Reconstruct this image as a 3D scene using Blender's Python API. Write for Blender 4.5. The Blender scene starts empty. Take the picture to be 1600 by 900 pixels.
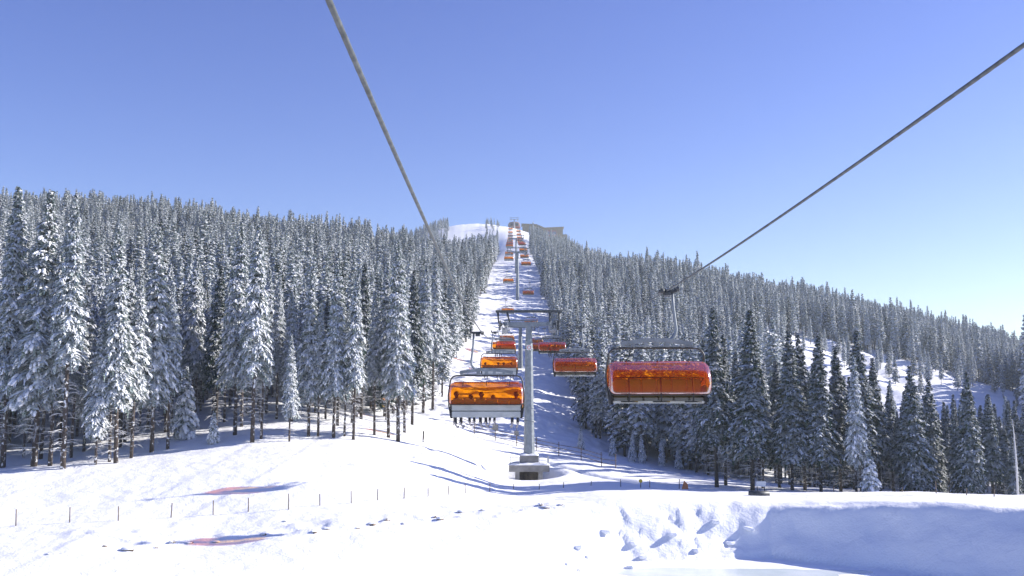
import bpy, bmesh, math, random
import numpy as np
from mathutils import Vector, Matrix
random.seed(7); rng = np.random.default_rng(7)
sc = bpy.context.scene
HAZE = .00028
C = sc.collection
R = math.radians
F = 1520.0; TT = 170/1520.0; TH = math.atan(TT); CT, ST = math.cos(TH), math.sin(TH)

# ------------------------------------------------------------ projection
def corr(z, Y):
    return z/(1-(z/Y-TT)*TT)
def proj(X, Y, Z):
    d = Y*CT+Z*ST
    return 800+F*X/d, 450-F*(Z*CT-Y*ST)/d
def unproj(px, py, Y):
    s = (450-py)/F; t = (s+TT)/(1-s*TT); z = t*Y
    return (px-800)/F*(Y*CT+z*ST), Y, z

# ------------------------------------------------------------ numpy noise
def vnoise(x, y, seed=0):
    xi = np.floor(x).astype(np.int64); yi = np.floor(y).astype(np.int64)
    fx = x-xi; fy = y-yi; fx = fx*fx*(3-2*fx); fy = fy*fy*(3-2*fy)
    def h(a, b):
        n = (a*374761393+b*668265263+seed*1442695041) & 0xffffffff
        n = ((n ^ (n >> 13))*1274126177) & 0xffffffff
        return ((n ^ (n >> 16)) & 0xffff)/65535.0
    return ((h(xi, yi)*(1-fx)+h(xi+1, yi)*fx)*(1-fy)+(h(xi, yi+1)*(1-fx)+h(xi+1, yi+1)*fx)*fy)*2-1
def fbm(x, y, o=4, seed=0):
    a = 1; s = 0
    for k in range(o):
        s = s+a*vnoise(x*2**k+17.3*k, y*2**k+5.1*k, seed+k); a *= .5
    return s
def ss(a, b, x):
    t = np.clip((x-a)/(b-a), 0, 1); return t*t*(3-2*t)

# ------------------------------------------------------------ terrain
PX = np.array([-400, -100, 100, 300, 450, 600, 690, 740, 800, 880, 960, 1100, 1200, 1400, 1600, 1900.])
UU = (PX-800)/F
YR = np.array([-60, 0, 60, 70, 80, 90, 100, 114, 130, 160, 205, 225, 285, 340, 400, 450, 500, 600, 720, 850, 950, 1200, 2000, 5000.])
TB = {
 -60: [-9.5]*16,
 0:   [-9.5]*16,
 60:  [-10.6,-10.6,-10.6,-10.6,-10.4,-10.0,-9.8,-9.6,-9.4,-9.2,-8.9,-8.6,-8.5,-8.2,-8.0,-8.0],
 70:  [-10.2,-10.2,-10.2,-10.2,-9.8,-9.5,-9.4,-9.3,-9.2,-9.0,-8.7,-8.7,-8.7,-8.3,-8.1,-8.0],
 80:  [-9.0,-9.1,-9.1,-8.9,-8.5,-8.8,-9.0,-9.0,-9.0,-8.8,-8.5,-8.9,-8.9,-8.5,-8.2,-8.0],
 90:  [-6.8,-7.2,-7.2,-6.6,-6.4,-7.0,-8.2,-8.8,-9.2,-9.1,-8.8,-9.0,-9.0,-8.9,-9.4,-9.6],
 100: [-5.6,-6.0,-6.1,-5.2,-4.7,-5.4,-7.0,-8.3,-9.4,-9.2,-9.0,-9.4,-9.6,-10.1,-10.9,-11.4],
 114: [-3.0,-3.4,-3.6,-3.0,-2.9,-4.1,-5.7,-7.3,-8.5,-8.6,-8.9,-9.7,-10.3,-11,-11.6,-12],
 130: [0,0,0,0,-.2,-2.8,-3.9,-5.1,-6.0,-7.3,-8.8,-10.4,-11,-12,-12.4,-13],
 160: [4,4,4,4.5,4,0,-1,-1.2,-1.5,-3.5,-6,-9,-10,-11,-11.5,-13],
 205: [16,16,16,16,14,10.5,7.5,6,4.8,3.4,1,-3,-5,-5,-6.5,-12],
 225: [21,21,21,20,18,14,10.5,8.2,6.4,5,3,-1,-3,-4,-6,-12],
 285: [34,35,35,34,31,27,22.5,21.5,20,18,15,10,9,5,-3,-12],
 340: [50,51,51,50,47,42,37,35,33.5,31.5,29,25,24,14,3,-10],
 400: [65,67,68,64,58,52,49,48,47,45.5,43,38,32,21,8,-8],
 450: [70,74,75,71,65,57,57,57,57,55,50,45,40,27,12,-6],
 500: [74,78,79,76,70,64,65,67,67,65,57,50,44,30,14,-4],
 600: [70,76,80,82,80,76,78,80,85,80,70,60,52,36,18,-4],
 720: [74,80,86,92,96,98,100,101,113,103,90,78,66,46,20,-6],
 850: [80,86,92,100,110,127,146,150,146.5,131,112,94,80,55,22,-8],
 950: [70,76,82,90,100,118,136,150,150,134,100,80,66,42,12,-14],
 1200:[20,26,30,36,44,60,80,95,100,90,60,40,30,10,-10,-30],
 2000:[-60]*16, 5000:[-90]*16,
}
Z0 = np.array([[ (corr(v, Y) if Y > 10 else v) for v in TB[int(Y)]] for Y in YR])
def slopes(y, x):
    d = np.diff(y, axis=0)/np.diff(x)[:, None]; m = np.zeros_like(y)
    m[1:-1] = np.where(d[1:]*d[:-1] > 0, 2*d[1:]*d[:-1]/(d[1:]+d[:-1]+1e-12), 0)
    m[0] = d[0]; m[-1] = d[-1]; return m
MZ = slopes(Z0, YR)
def base_h(X, Y):
    X = np.asarray(X, float); Y = np.asarray(Y, float); sh = X.shape
    X = X.ravel(); Y = np.clip(Y.ravel(), YR[0], YR[-1]-1e-3)
    i = np.clip(np.searchsorted(YR, Y)-1, 0, len(YR)-2)
    h = (YR[i+1]-YR[i]); t = ((Y-YR[i])/h)[:, None]; h = h[:, None]
    V = (2*t**3-3*t**2+1)*Z0[i]+(t**3-2*t**2+t)*h*MZ[i]+(3*t**2-2*t**3)*Z0[i+1]+(t**3-t**2)*h*MZ[i+1]
    u = np.clip(X/np.maximum(Y, 60), UU[0], UU[-1]-1e-6)
    j = np.clip(np.searchsorted(UU, u)-1, 0, len(UU)-2)
    n = np.arange(len(u))
    D = np.diff(V, axis=1)/np.diff(UU)[None]
    M = np.zeros_like(V); M[:, 1:-1] = (D[:, 1:]+D[:, :-1])/2
    h = UU[j+1]-UU[j]; t = (u-UU[j])/h
    z = (2*t**3-3*t**2+1)*V[n, j]+(t**3-2*t**2+t)*h*M[n, j]+(3*t**2-2*t**3)*V[n, j+1]+(t**3-t**2)*h*M[n, j+1]
    return z.reshape(sh)
# pond: rim and foot distance by column
BX = np.array([-400, 0, 400, 600, 850, 960, 1060, 1130, 1195, 1250, 1400, 1600, 2000.])
BR = np.array([70, 71, 72, 74, 79.5, 80.3, 81.5, 82.6, 82.8, 81.5, 76, 70, 60.])
BF = np.array([40, 46, 54, 60, 69, 74.5, 76, 77.2, 78.0, 76, 70.8, 63, 50.])
PZ = -12.5
T1 = (1.95, 112.0)
def polyd(X, Y, pts):
    best = np.full(np.shape(X), 1e9); side = np.zeros(np.shape(X))
    for (a, b) in zip(pts[:-1], pts[1:]):
        ax, ay = a; dx, dy = b[0]-ax, b[1]-ay; L = dx*dx+dy*dy
        t = np.clip(((X-ax)*dx+(Y-ay)*dy)/L, 0, 1)
        d = np.hypot(X-ax-t*dx, Y-ay-t*dy)
        s = np.sign((X-ax)*dy-(Y-ay)*dx)
        side = np.where(d < best, s, side); best = np.minimum(best, d)
    return best, side
def P(px, Y): return ((px-800)/F*Y, Y)
LINE_A = [P(600, 116), P(640, 115), P(700, 114), P(740, 114.5), P(790, 114)]
LINE_B = [P(838, 121), P(880, 117), P(940, 110), P(1000, 104), P(1045, 98)]
LINE_C = [P(640, 98), P(665, 106), P(690, 114), P(702, 122), P(712, 128)]
def height(X, Y):
    X = np.asarray(X, float); Y = np.asarray(Y, float)
    z = base_h(X, Y)
    Yc = np.maximum(Y, 20); px = 800+F*X/Yc
    rim = np.interp(px, BX, BR)+.9*fbm(X*.14, Y*.05+3, 3, 5)+.15*fbm(X*.5, Y*.2+9, 2, 6)
    foot = np.interp(px, BX, BF)+.8*fbm(X*.1, Y*0+7, 3, 8)
    inside = 1-np.clip((Y-foot)/(rim-foot), 0, 1)
    prof = inside**1.15
    k = ss(0, 1, prof)*.45+prof*.55
    z = z+(PZ-z)*k*np.where(Y < rim, 1, 0)
    # lip of drifted snow on the rim
    z = z+.12*np.exp(-((Y-rim-1.0)/1.5)**2)*ss(900, 1000, px)
    pond = ss(.9, 1.0, inside)
    near = 1-ss(200, 420, Y)
    z = z+(1-pond)*(.16*fbm(X*.10, Y*.10, 3, 20)+.05*fbm(X*.5, Y*.5, 3, 30)*near)
    # broken slabs on the left part of the far bank
    slab = ss(840, 930, px)*(1-ss(1120, 1210, px))*ss(.08, .3, inside)*(1-ss(.96, 1, inside))
    z = z+slab*(.7*cells(X+.5*fbm(X*.4, Y*.4, 2, 48), Y+.5*fbm(X*.4+9, Y*.4, 2, 49))+.07*fbm(X*1.1, Y*1.3, 3, 47))
    # wind scoops in the shaded bank
    wall = ss(1080, 1180, px)*ss(.05, .25, inside)*(1-ss(.93, 1, inside))
    z = z+wall*(.35*np.sin(inside*9+X*.25+1.2*fbm(X*.12, Y*.1, 2, 51))*.5+.20*fbm(X*.35+.8*inside, inside*3.0+X*.08, 3, 52)+.10*np.abs(fbm(X*.9, Y*.9, 3, 53)))
    # stony shore on the left part of the bank
    shore = (1-ss(880, 940, px))*np.exp(-((Y-rim)/1.6)**2)
    z = z+shore*.22*np.clip(fbm(X*.55, Y*.7, 3, 61), -.3, 1)
    shade_ripples = ss(1130, 1200, px)*ss(215, 245, Y)*(1-ss(330, 350, Y))  # made-up ripples, shaped to bring shade onto the right-hand meadow
    z = z+shade_ripples*(1.2*np.sin(X/5.5+.06*Y+2.5*fbm(X*.03, Y*.03, 2, 66))+.5*fbm(X*.25, Y*.12, 3, 67))
    # piste: ruts and wind ridges
    pis = ss(118, 150, Y)*(1-ss(600, 760, Y))*(1-ss(16, 24, np.abs(X+0.5)))
    z = z+pis*(.5*fbm(X*.13+.05*Y, Y*.22, 3, 71)+.42*np.abs(fbm(X*.35+.1*Y, Y*.45, 3, 73)))
    # forest floor and rough ground
    fl = ss(100, 130, Y)*(1-pis)
    z = z+fl*.18*fbm(X*.35, Y*.35, 3, 81)
    # pit round the tower base
    e = np.hypot((X-T1[0]+.9)/5.2, (Y-T1[1]+.5)/3.6)
    kk = 1-ss(.62, 1.0, e)
    z = z*(1-kk)+corr(-9.75, 112)*kk+.2*np.exp(-((e-1.12)/.13)**2)*ss(T1[1]-2, T1[1]+1, Y)
    # narrow groove along the line
    for L, s0, hgt in ((LINE_B, 1, .40),):
        d, sd = polyd(X, Y, L)
        z = z-hgt*np.exp(-(d/.55)**2)
    d, sd = polyd(X, Y, LINE_C)
    z = z-.34*np.exp(-(d/.38)**2)*(np.sin(Y*3.2) > -.3)
    return z
def cells(X, Y):
    gx, gy = X/2.3, Y/1.7; ix, iy = np.floor(gx).astype(int), np.floor(gy).astype(int)
    best = np.full(np.shape(X), 1e9); out = np.zeros(np.shape(X))
    def h(a, b, k):
        n = (a*374761393+b*668265263+k*974711) & 0xffffffff; n = ((n ^ (n >> 13))*1274126177) & 0xffffffff
        return ((n ^ (n >> 16)) & 0xffff)/65535.0
    for dx in (-1, 0, 1):
        for dy in (-1, 0, 1):
            a, b = ix+dx, iy+dy; px_, py_ = a+h(a, b, 1), b+h(a, b, 2)
            ex, ey = gx-px_, gy-py_; d = ex*ex+ey*ey
            v = (h(a, b, 3)-.5)*.34+ex*(h(a, b, 4)-.5)*.55+ey*(h(a, b, 5)-.5)*.5
            out = np.where(d < best, v, out); best = np.minimum(best, d)
    return out
def H1(x, y): return float(height(np.array([x]), np.array([y]))[0])
def hit(px, py, y0=62, y1=260):
    ys = np.arange(y0, y1, .25)
    xs = (px-800)/F*ys
    for _ in range(2):
        zs = height(xs, ys); xs = (px-800)/F*(ys*CT+zs*ST)
    _, p = proj(xs, ys, zs)
    # nearest distance at which the ground shows at row py
    k = np.where(p <= py)[0]
    i = int(k[0]) if len(k) else len(ys)-1
    return float(xs[i]), float(ys[i]), float(zs[i])
def ground_at(px, Y):
    x = (px-800)/F*Y
    for _ in range(3):
        z = H1(x, Y); x = (px-800)/F*(Y*CT+z*ST)
    return x, Y, z

# ------------------------------------------------------------ materials
def mat(name, col, rough=.6, metal=0, spec=.3):
    m = bpy.data.materials.new(name); m.use_nodes = True
    b = m.node_tree.nodes['Principled BSDF']
    b.inputs['Base Color'].default_value = (*col, 1); b.inputs['Roughness'].default_value = rough
    b.inputs['Metallic'].default_value = metal; b.inputs['Specular IOR Level'].default_value = spec
    return m
def N(m, t, **kw):
    n = m.node_tree.nodes.new(t)
    for k, v in kw.items(): setattr(n, k, v)
    return n
def varied(name, c1, c2, scale=3, rough=.6, metal=0, bump=0, spec=.3, detail=4, lo=.35, hi=.65):
    m = mat(name, c1, rough, metal, spec); L = m.node_tree.links; b = m.node_tree.nodes['Principled BSDF']
    tc = N(m, 'ShaderNodeTexCoord'); n = N(m, 'ShaderNodeTexNoise'); n.inputs['Scale'].default_value = scale; n.inputs['Detail'].default_value = detail
    r = N(m, 'ShaderNodeValToRGB'); r.color_ramp.elements[0].color = (*c1, 1); r.color_ramp.elements[1].color = (*c2, 1)
    r.color_ramp.elements[0].position = lo; r.color_ramp.elements[1].position = hi
    L.new(tc.outputs['Object'], n.inputs['Vector']); L.new(n.outputs['Fac'], r.inputs['Fac']); L.new(r.outputs['Color'], b.inputs['Base Color'])
    if bump:
        bp = N(m, 'ShaderNodeBump'); bp.inputs['Strength'].default_value = 1; bp.inputs['Distance'].default_value = bump
        L.new(n.outputs['Fac'], bp.inputs['Height']); L.new(bp.outputs['Normal'], b.inputs['Normal'])
    return m
def snow_ground():
    m = mat('snow_cover', (.88, .89, .91), .65, 0, .25); L = m.node_tree.links; b = m.node_tree.nodes['Principled BSDF']
    geo = N(m, 'ShaderNodeNewGeometry')
    n1 = N(m, 'ShaderNodeTexNoise'); n1.inputs['Scale'].default_value = .9; n1.inputs['Detail'].default_value = 6
    n2 = N(m, 'ShaderNodeTexNoise'); n2.inputs['Scale'].default_value = 7; n2.inputs['Detail'].default_value = 4
    a = N(m, 'ShaderNodeMath', operation='MULTIPLY_ADD'); a.inputs[1].default_value = .25
    L.new(geo.outputs['Position'], n1.inputs['Vector']); L.new(geo.outputs['Position'], n2.inputs['Vector'])
    L.new(n2.outputs['Fac'], a.inputs[0]); L.new(n1.outputs['Fac'], a.inputs[2])
    bp = N(m, 'ShaderNodeBump'); bp.inputs['Strength'].default_value = .9; bp.inputs['Distance'].default_value = .15
    L.new(a.outputs[0], bp.inputs['Height']); L.new(bp.outputs['Normal'], b.inputs['Normal'])
    r = N(m, 'ShaderNodeValToRGB'); r.color_ramp.elements[0].color = (.86, .87, .90, 1); r.color_ramp.elements[1].color = (.90, .905, .915, 1)
    L.new(n1.outputs['Fac'], r.inputs['Fac']); L.new(r.outputs['Color'], b.inputs['Base Color'])
    return m
def needles(name, dark, rime, rime_amt, snow_amt):
    """spruce foliage: dark needles, hoar frost in patches, snow on whatever faces up"""
    m = mat(name, dark, .75, 0, .15); L = m.node_tree.links; b = m.node_tree.nodes['Principled BSDF']
    geo = N(m, 'ShaderNodeNewGeometry')
    sep = N(m, 'ShaderNodeSeparateXYZ'); L.new(geo.outputs['True Normal'], sep.inputs[0])
    n1 = N(m, 'ShaderNodeTexNoise'); n1.inputs['Scale'].default_value = 2.2; n1.inputs['Detail'].default_value = 3
    n2 = N(m, 'ShaderNodeTexNoise'); n2.inputs['Scale'].default_value = 9; n2.inputs['Detail'].default_value = 3
    L.new(geo.outputs['Position'], n1.inputs['Vector']); L.new(geo.outputs['Position'], n2.inputs['Vector'])
    mr = N(m, 'ShaderNodeMapRange'); mr.inputs['From Min'].default_value = .68-rime_amt*.5; mr.inputs['From Max'].default_value = .86-rime_amt*.5
    L.new(n2.outputs['Fac'], mr.inputs['Value'])
    mx = N(m, 'ShaderNodeMixRGB'); mx.inputs[1].default_value = (*dark, 1); mx.inputs[2].default_value = (*rime, 1)
    L.new(mr.outputs[0], mx.inputs[0])
    ad = N(m, 'ShaderNodeMath', operation='MULTIPLY_ADD'); ad.inputs[1].default_value = 1.1
    L.new(n1.outputs['Fac'], ad.inputs[0]); L.new(sep.outputs['Z'], ad.inputs[2])
    m2 = N(m, 'ShaderNodeMapRange'); m2.inputs['From Min'].default_value = 1.25-snow_amt; m2.inputs['From Max'].default_value = 1.5-snow_amt
    L.new(ad.outputs[0], m2.inputs['Value'])
    mx2 = N(m, 'ShaderNodeMixRGB'); mx2.inputs[2].default_value = (.86, .88, .91, 1)
    L.new(m2.outputs[0], mx2.inputs[0]); L.new(mx.outputs[0], mx2.inputs[1]); L.new(mx2.outputs[0], b.inputs['Base Color'])
    return m
SNOW = snow_ground()
PAD = mat('branch_snow', (.88, .89, .92), .7, 0, .2)
FOL_A = needles('snowy_needles', (.036, .066, .048), (.36, .42, .43), .52, .40)
FOL_D = needles('dark_needles', (.018, .042, .028), (.15, .21, .20), .24, .06)
FOL_F = needles('rimed_needles', (.046, .072, .060), (.38, .44, .46), .62, .32)
BARK = varied('frosted_bark', (.045, .035, .032), (.09, .072, .062), 5, .9, 0, .02)
BARK_D = varied('dark_bark', (.03, .025, .022), (.07, .058, .05), 5, .9, 0, .02)
TWIG = mat('rimed_twigs', (.55, .55, .56), .8)
def bark_snow():
    m = BARK; L = m.node_tree.links; b = m.node_tree.nodes['Principled BSDF']
    old = b.inputs['Base Color'].links[0].from_socket
    n = N(m, 'ShaderNodeTexNoise'); n.inputs['Scale'].default_value = 3.0; n.inputs['Detail'].default_value = 5
    g = N(m, 'ShaderNodeNewGeometry'); L.new(g.outputs['Position'], n.inputs['Vector'])
    mr = N(m, 'ShaderNodeMapRange'); mr.inputs['From Min'].default_value = .57; mr.inputs['From Max'].default_value = .66
    L.new(n.outputs['Fac'], mr.inputs['Value'])
    mx = N(m, 'ShaderNodeMixRGB'); mx.inputs[2].default_value = (.75, .77, .8, 1)
    L.new(mr.outputs[0], mx.inputs[0]); L.new(old, mx.inputs[1]); L.new(mx.outputs[0], b.inputs['Base Color'])
bark_snow()
STEEL = varied('galvanised_steel', (.17, .195, .22), (.25, .28, .31), 2.5, .5, .25, 0, .4)
STEEL_D = varied('dark_steel', (.05, .055, .06), (.09, .095, .10), 6, .5, .4)
ROPE = varied('steel_rope', (.06, .068, .07), (.12, .13, .13), 9, .6, .3)
RUBBER = mat('black_rubber', (.02, .02, .022), .7)
CONC = varied('concrete', (.20, .19, .18), (.30, .29, .27), 1.2, .9, 0, .02)
WHITE = varied('white_panel', (.36, .38, .38), (.46, .48, .48), 2, .5)
GREY = mat('grey_cushion', (.16, .17, .18), .7)
WOOD = varied('weathered_wood', (.12, .09, .07), (.20, .16, .13), 4, .9, 0, .01)
STONE = varied('brown_stone', (.12, .09, .06), (.28, .22, .16), 3, .9, 0, .05)
YEL = mat('yellow_paint', (.75, .50, .04), .5)
ORG = mat('orange_mat', (.55, .20, .08), .8)
RED = mat('red_paint', (.6, .05, .03), .5)
SIGNW = mat('sign_white', (.75, .75, .73), .5)
HUTW = varied('olive_boards', (.13, .105, .06), (.20, .165, .10), .6, .85)
HUTR = varied('red_boards', (.22, .09, .06), (.32, .13, .09), .8, .85)
GLASS = mat('window_glass', (.10, .14, .22), .15, 0, .6)
JK = [mat('black_jacket', (.025, .025, .03), .8), mat('navy_jacket', (.03, .04, .09), .8), mat('maroon_jacket', (.12, .03, .04), .8)]
TR = mat('dark_trousers', (.03, .035, .05), .85)
SKIN = mat('face_skin', (.5, .3, .22), .6)
HELM = mat('helmet_shell', (.03, .03, .035), .35)
SKI = mat('ski_base', (.08, .08, .10), .4)
def bubble_mat():
    m = bpy.data.materials.new('orange_polycarbonate'); m.use_nodes = True; nt = m.node_tree; nt.nodes.clear(); L = nt.links
    out = N(m, 'ShaderNodeOutputMaterial')
    tr = N(m, 'ShaderNodeBsdfTransparent'); tr.inputs[0].default_value = (1.0, .60, .02, 1)
    di = N(m, 'ShaderNodeBsdfDiffuse'); di.inputs[0].default_value = (.75, .035, .006, 1)
    tl = N(m, 'ShaderNodeBsdfTranslucent'); tl.inputs[0].default_value = (.85, .12, .01, 1)
    gl = N(m, 'ShaderNodeBsdfGlossy'); gl.inputs['Roughness'].default_value = .12; gl.inputs[0].default_value = (.9, .9, .9, 1)
    m1 = N(m, 'ShaderNodeMixShader'); m1.inputs[0].default_value = .5
    L.new(di.outputs[0], m1.inputs[1]); L.new(tl.outputs[0], m1.inputs[2])
    m2 = N(m, 'ShaderNodeMixShader'); m2.inputs[0].default_value = .17
    L.new(tr.outputs[0], m2.inputs[1]); L.new(m1.outputs[0], m2.inputs[2])
    fr = N(m, 'ShaderNodeFresnel'); fr.inputs[0].default_value = 1.4
    m3 = N(m, 'ShaderNodeMixShader'); fm = N(m, 'ShaderNodeMath', operation='MULTIPLY'); fm.inputs[1].default_value = .38; L.new(fr.outputs[0], fm.inputs[0]); L.new(fm.outputs[0], m3.inputs[0]); L.new(m2.outputs[0], m3.inputs[1]); L.new(gl.outputs[0], m3.inputs[2])
    L.new(m3.outputs[0], out.inputs[0]); return m
BUB = bubble_mat()
BTRIM = mat('red_trim', (.35, .04, .03), .4)

# ------------------------------------------------------------ object helpers
def link(o, parent=None):
    C.objects.link(o)
    if parent is not None: o.parent = parent
    return o
def tag(o, label=None, cat=None, group=None, kind=None):
    if label: o['label'] = label
    if cat: o['category'] = cat
    if group: o['group'] = group
    if kind: o['kind'] = kind
    return o
def empty(name, loc=(0, 0, 0), rz=0, s=1):
    o = bpy.data.objects.new(name, None); C.objects.link(o); o.location = loc; o.rotation_euler = (0, 0, rz); o.scale = (s, s, s)
    o.empty_display_size = .3
    return o
class MB:
    def __init__(s): s.v = []; s.f = []; s.m = []; s.sm = []
    def add(s, vs, fs, mi=0, smooth=False):
        b = len(s.v); s.v += [tuple(v) for v in vs]; s.f += [tuple(b+i for i in f) for f in fs]; s.m += [mi]*len(fs); s.sm += [smooth]*len(fs)
    def box(s, x0, x1, y0, y1, z0, z1, mi=0):
        s.add([(x0,y0,z0),(x1,y0,z0),(x1,y1,z0),(x0,y1,z0),(x0,y0,z1),(x1,y0,z1),(x1,y1,z1),(x0,y1,z1)],
              [(0,3,2,1),(4,5,6,7),(0,1,5,4),(1,2,6,5),(2,3,7,6),(3,0,4,7)], mi)
    def tube(s, pts, r, n=8, mi=0, cap=True, smooth=True):
        pts = [Vector(p) for p in pts]; rs = r if isinstance(r, (list, tuple)) else [r]*len(pts)
        vs = []; prev = None
        for i, p in enumerate(pts):
            d = (pts[min(i+1, len(pts)-1)]-pts[max(i-1, 0)]).normalized()
            if prev is None:
                a = Vector((0, 0, 1)) if abs(d.z) < .9 else Vector((1, 0, 0))
                u = d.cross(a).normalized()
            else: u = (prev-d*prev.dot(d)).normalized()
            prev = u; w = d.cross(u)
            for k in range(n):
                t = 2*math.pi*k/n; vs.append(p+(u*math.cos(t)+w*math.sin(t))*rs[i])
        fs = [(i*n+k, i*n+(k+1) % n, (i+1)*n+(k+1) % n, (i+1)*n+k) for i in range(len(pts)-1) for k in range(n)]
        if cap: fs += [tuple(range(n-1, -1, -1)), tuple((len(pts)-1)*n+k for k in range(n))]
        s.add(vs, fs, mi, smooth)
    def wheel(s, c, r, w, n=14, mi=0):
        x, y, z = c
        s.tube([(x-w/2, y, z), (x+w/2, y, z)], r, n, mi, True, False)
    def build(s, name, mats, parent=None):
        me = bpy.data.meshes.new(name); me.from_pydata(s.v, [], s.f)
        for m in (mats if isinstance(mats, (list, tuple)) else [mats]): me.materials.append(m)
        me.polygons.foreach_set('material_index', s.m); me.polygons.foreach_set('use_smooth', s.sm); me.update()
        return link(bpy.data.objects.new(name, me), parent)
def bevel(o, w=.02, seg=2):
    bm = bmesh.new(); bm.from_mesh(o.data)
    bmesh.ops.bevel(bm, geom=bm.edges[:], offset=w, segments=seg, affect='EDGES'); bm.to_mesh(o.data); bm.free(); return o
def copy_tree(o, parent=None):
    c = o.copy(); C.objects.link(c); c.parent = parent
    for ch in list(o.children): copy_tree(ch, c)
    return c

# ------------------------------------------------------------ ground mesh
def np_mesh(name, V, Fq, mats, smooth=True):
    me = bpy.data.meshes.new(name)
    me.vertices.add(len(V)); me.vertices.foreach_set('co', V.astype(np.float32).ravel())
    me.loops.add(Fq.size); me.loops.foreach_set('vertex_index', Fq.astype(np.int32).ravel())
    me.polygons.add(len(Fq)); me.polygons.foreach_set('loop_start', np.arange(0, Fq.size, 4, dtype=np.int32))
    me.polygons.foreach_set('use_smooth', np.full(len(Fq), smooth))
    for m in mats: me.materials.append(m)
    me.update(calc_edges=True); me.validate(); return me
ys = [-60.]
while ys[-1] < 2400:
    y = ys[-1]
    ys.append(y+(3 if y < 50 else .28 if y < 84 else .4 if y < 125 else y*.0042 if y < 480 else y*.012 if y < 1000 else y*.06))
ys = np.array(ys)
w = np.linspace(-1, 1, 561); vs_ = np.sign(w)*(.50*np.abs(w)+1.3*np.abs(w)**5)
GX = vs_[None]*(np.maximum(ys, 40)[:, None]+8); GY = np.repeat(ys[:, None], len(w), 1)
GZ = height(GX, GY)
nr, nc = GX.shape
I = np.arange(nr*nc).reshape(nr, nc)
Q = np.stack([I[:-1, :-1], I[:-1, 1:], I[1:, 1:], I[1:, :-1]], -1).reshape(-1, 4)
ground = link(bpy.data.objects.new('ground', np_mesh('ground', np.stack([GX, GY, GZ], -1).reshape(-1, 3), Q, [SNOW])))
tag(ground, kind='structure')
# bare pond ice
ICE = varied('pond_ice', (.55, .62, .60), (.72, .76, .75), .35, .25, 0, 0, .5)
bm = MB()
pts = []
for k in range(64):
    a = 2*math.pi*k/64; rr = 1+.16*math.sin(3*a+1)+.08*math.sin(7*a)+.04*math.sin(13*a+2)
    pts.append((15.2+9.0*rr*math.cos(a), 71.0+2.3*rr*math.sin(a)+.035*(9*rr*math.cos(a)), PZ+.012))
bm.add(pts, [tuple(range(64))])
ice = bm.build('water', [ICE]); tag(ice, kind='structure')

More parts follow.
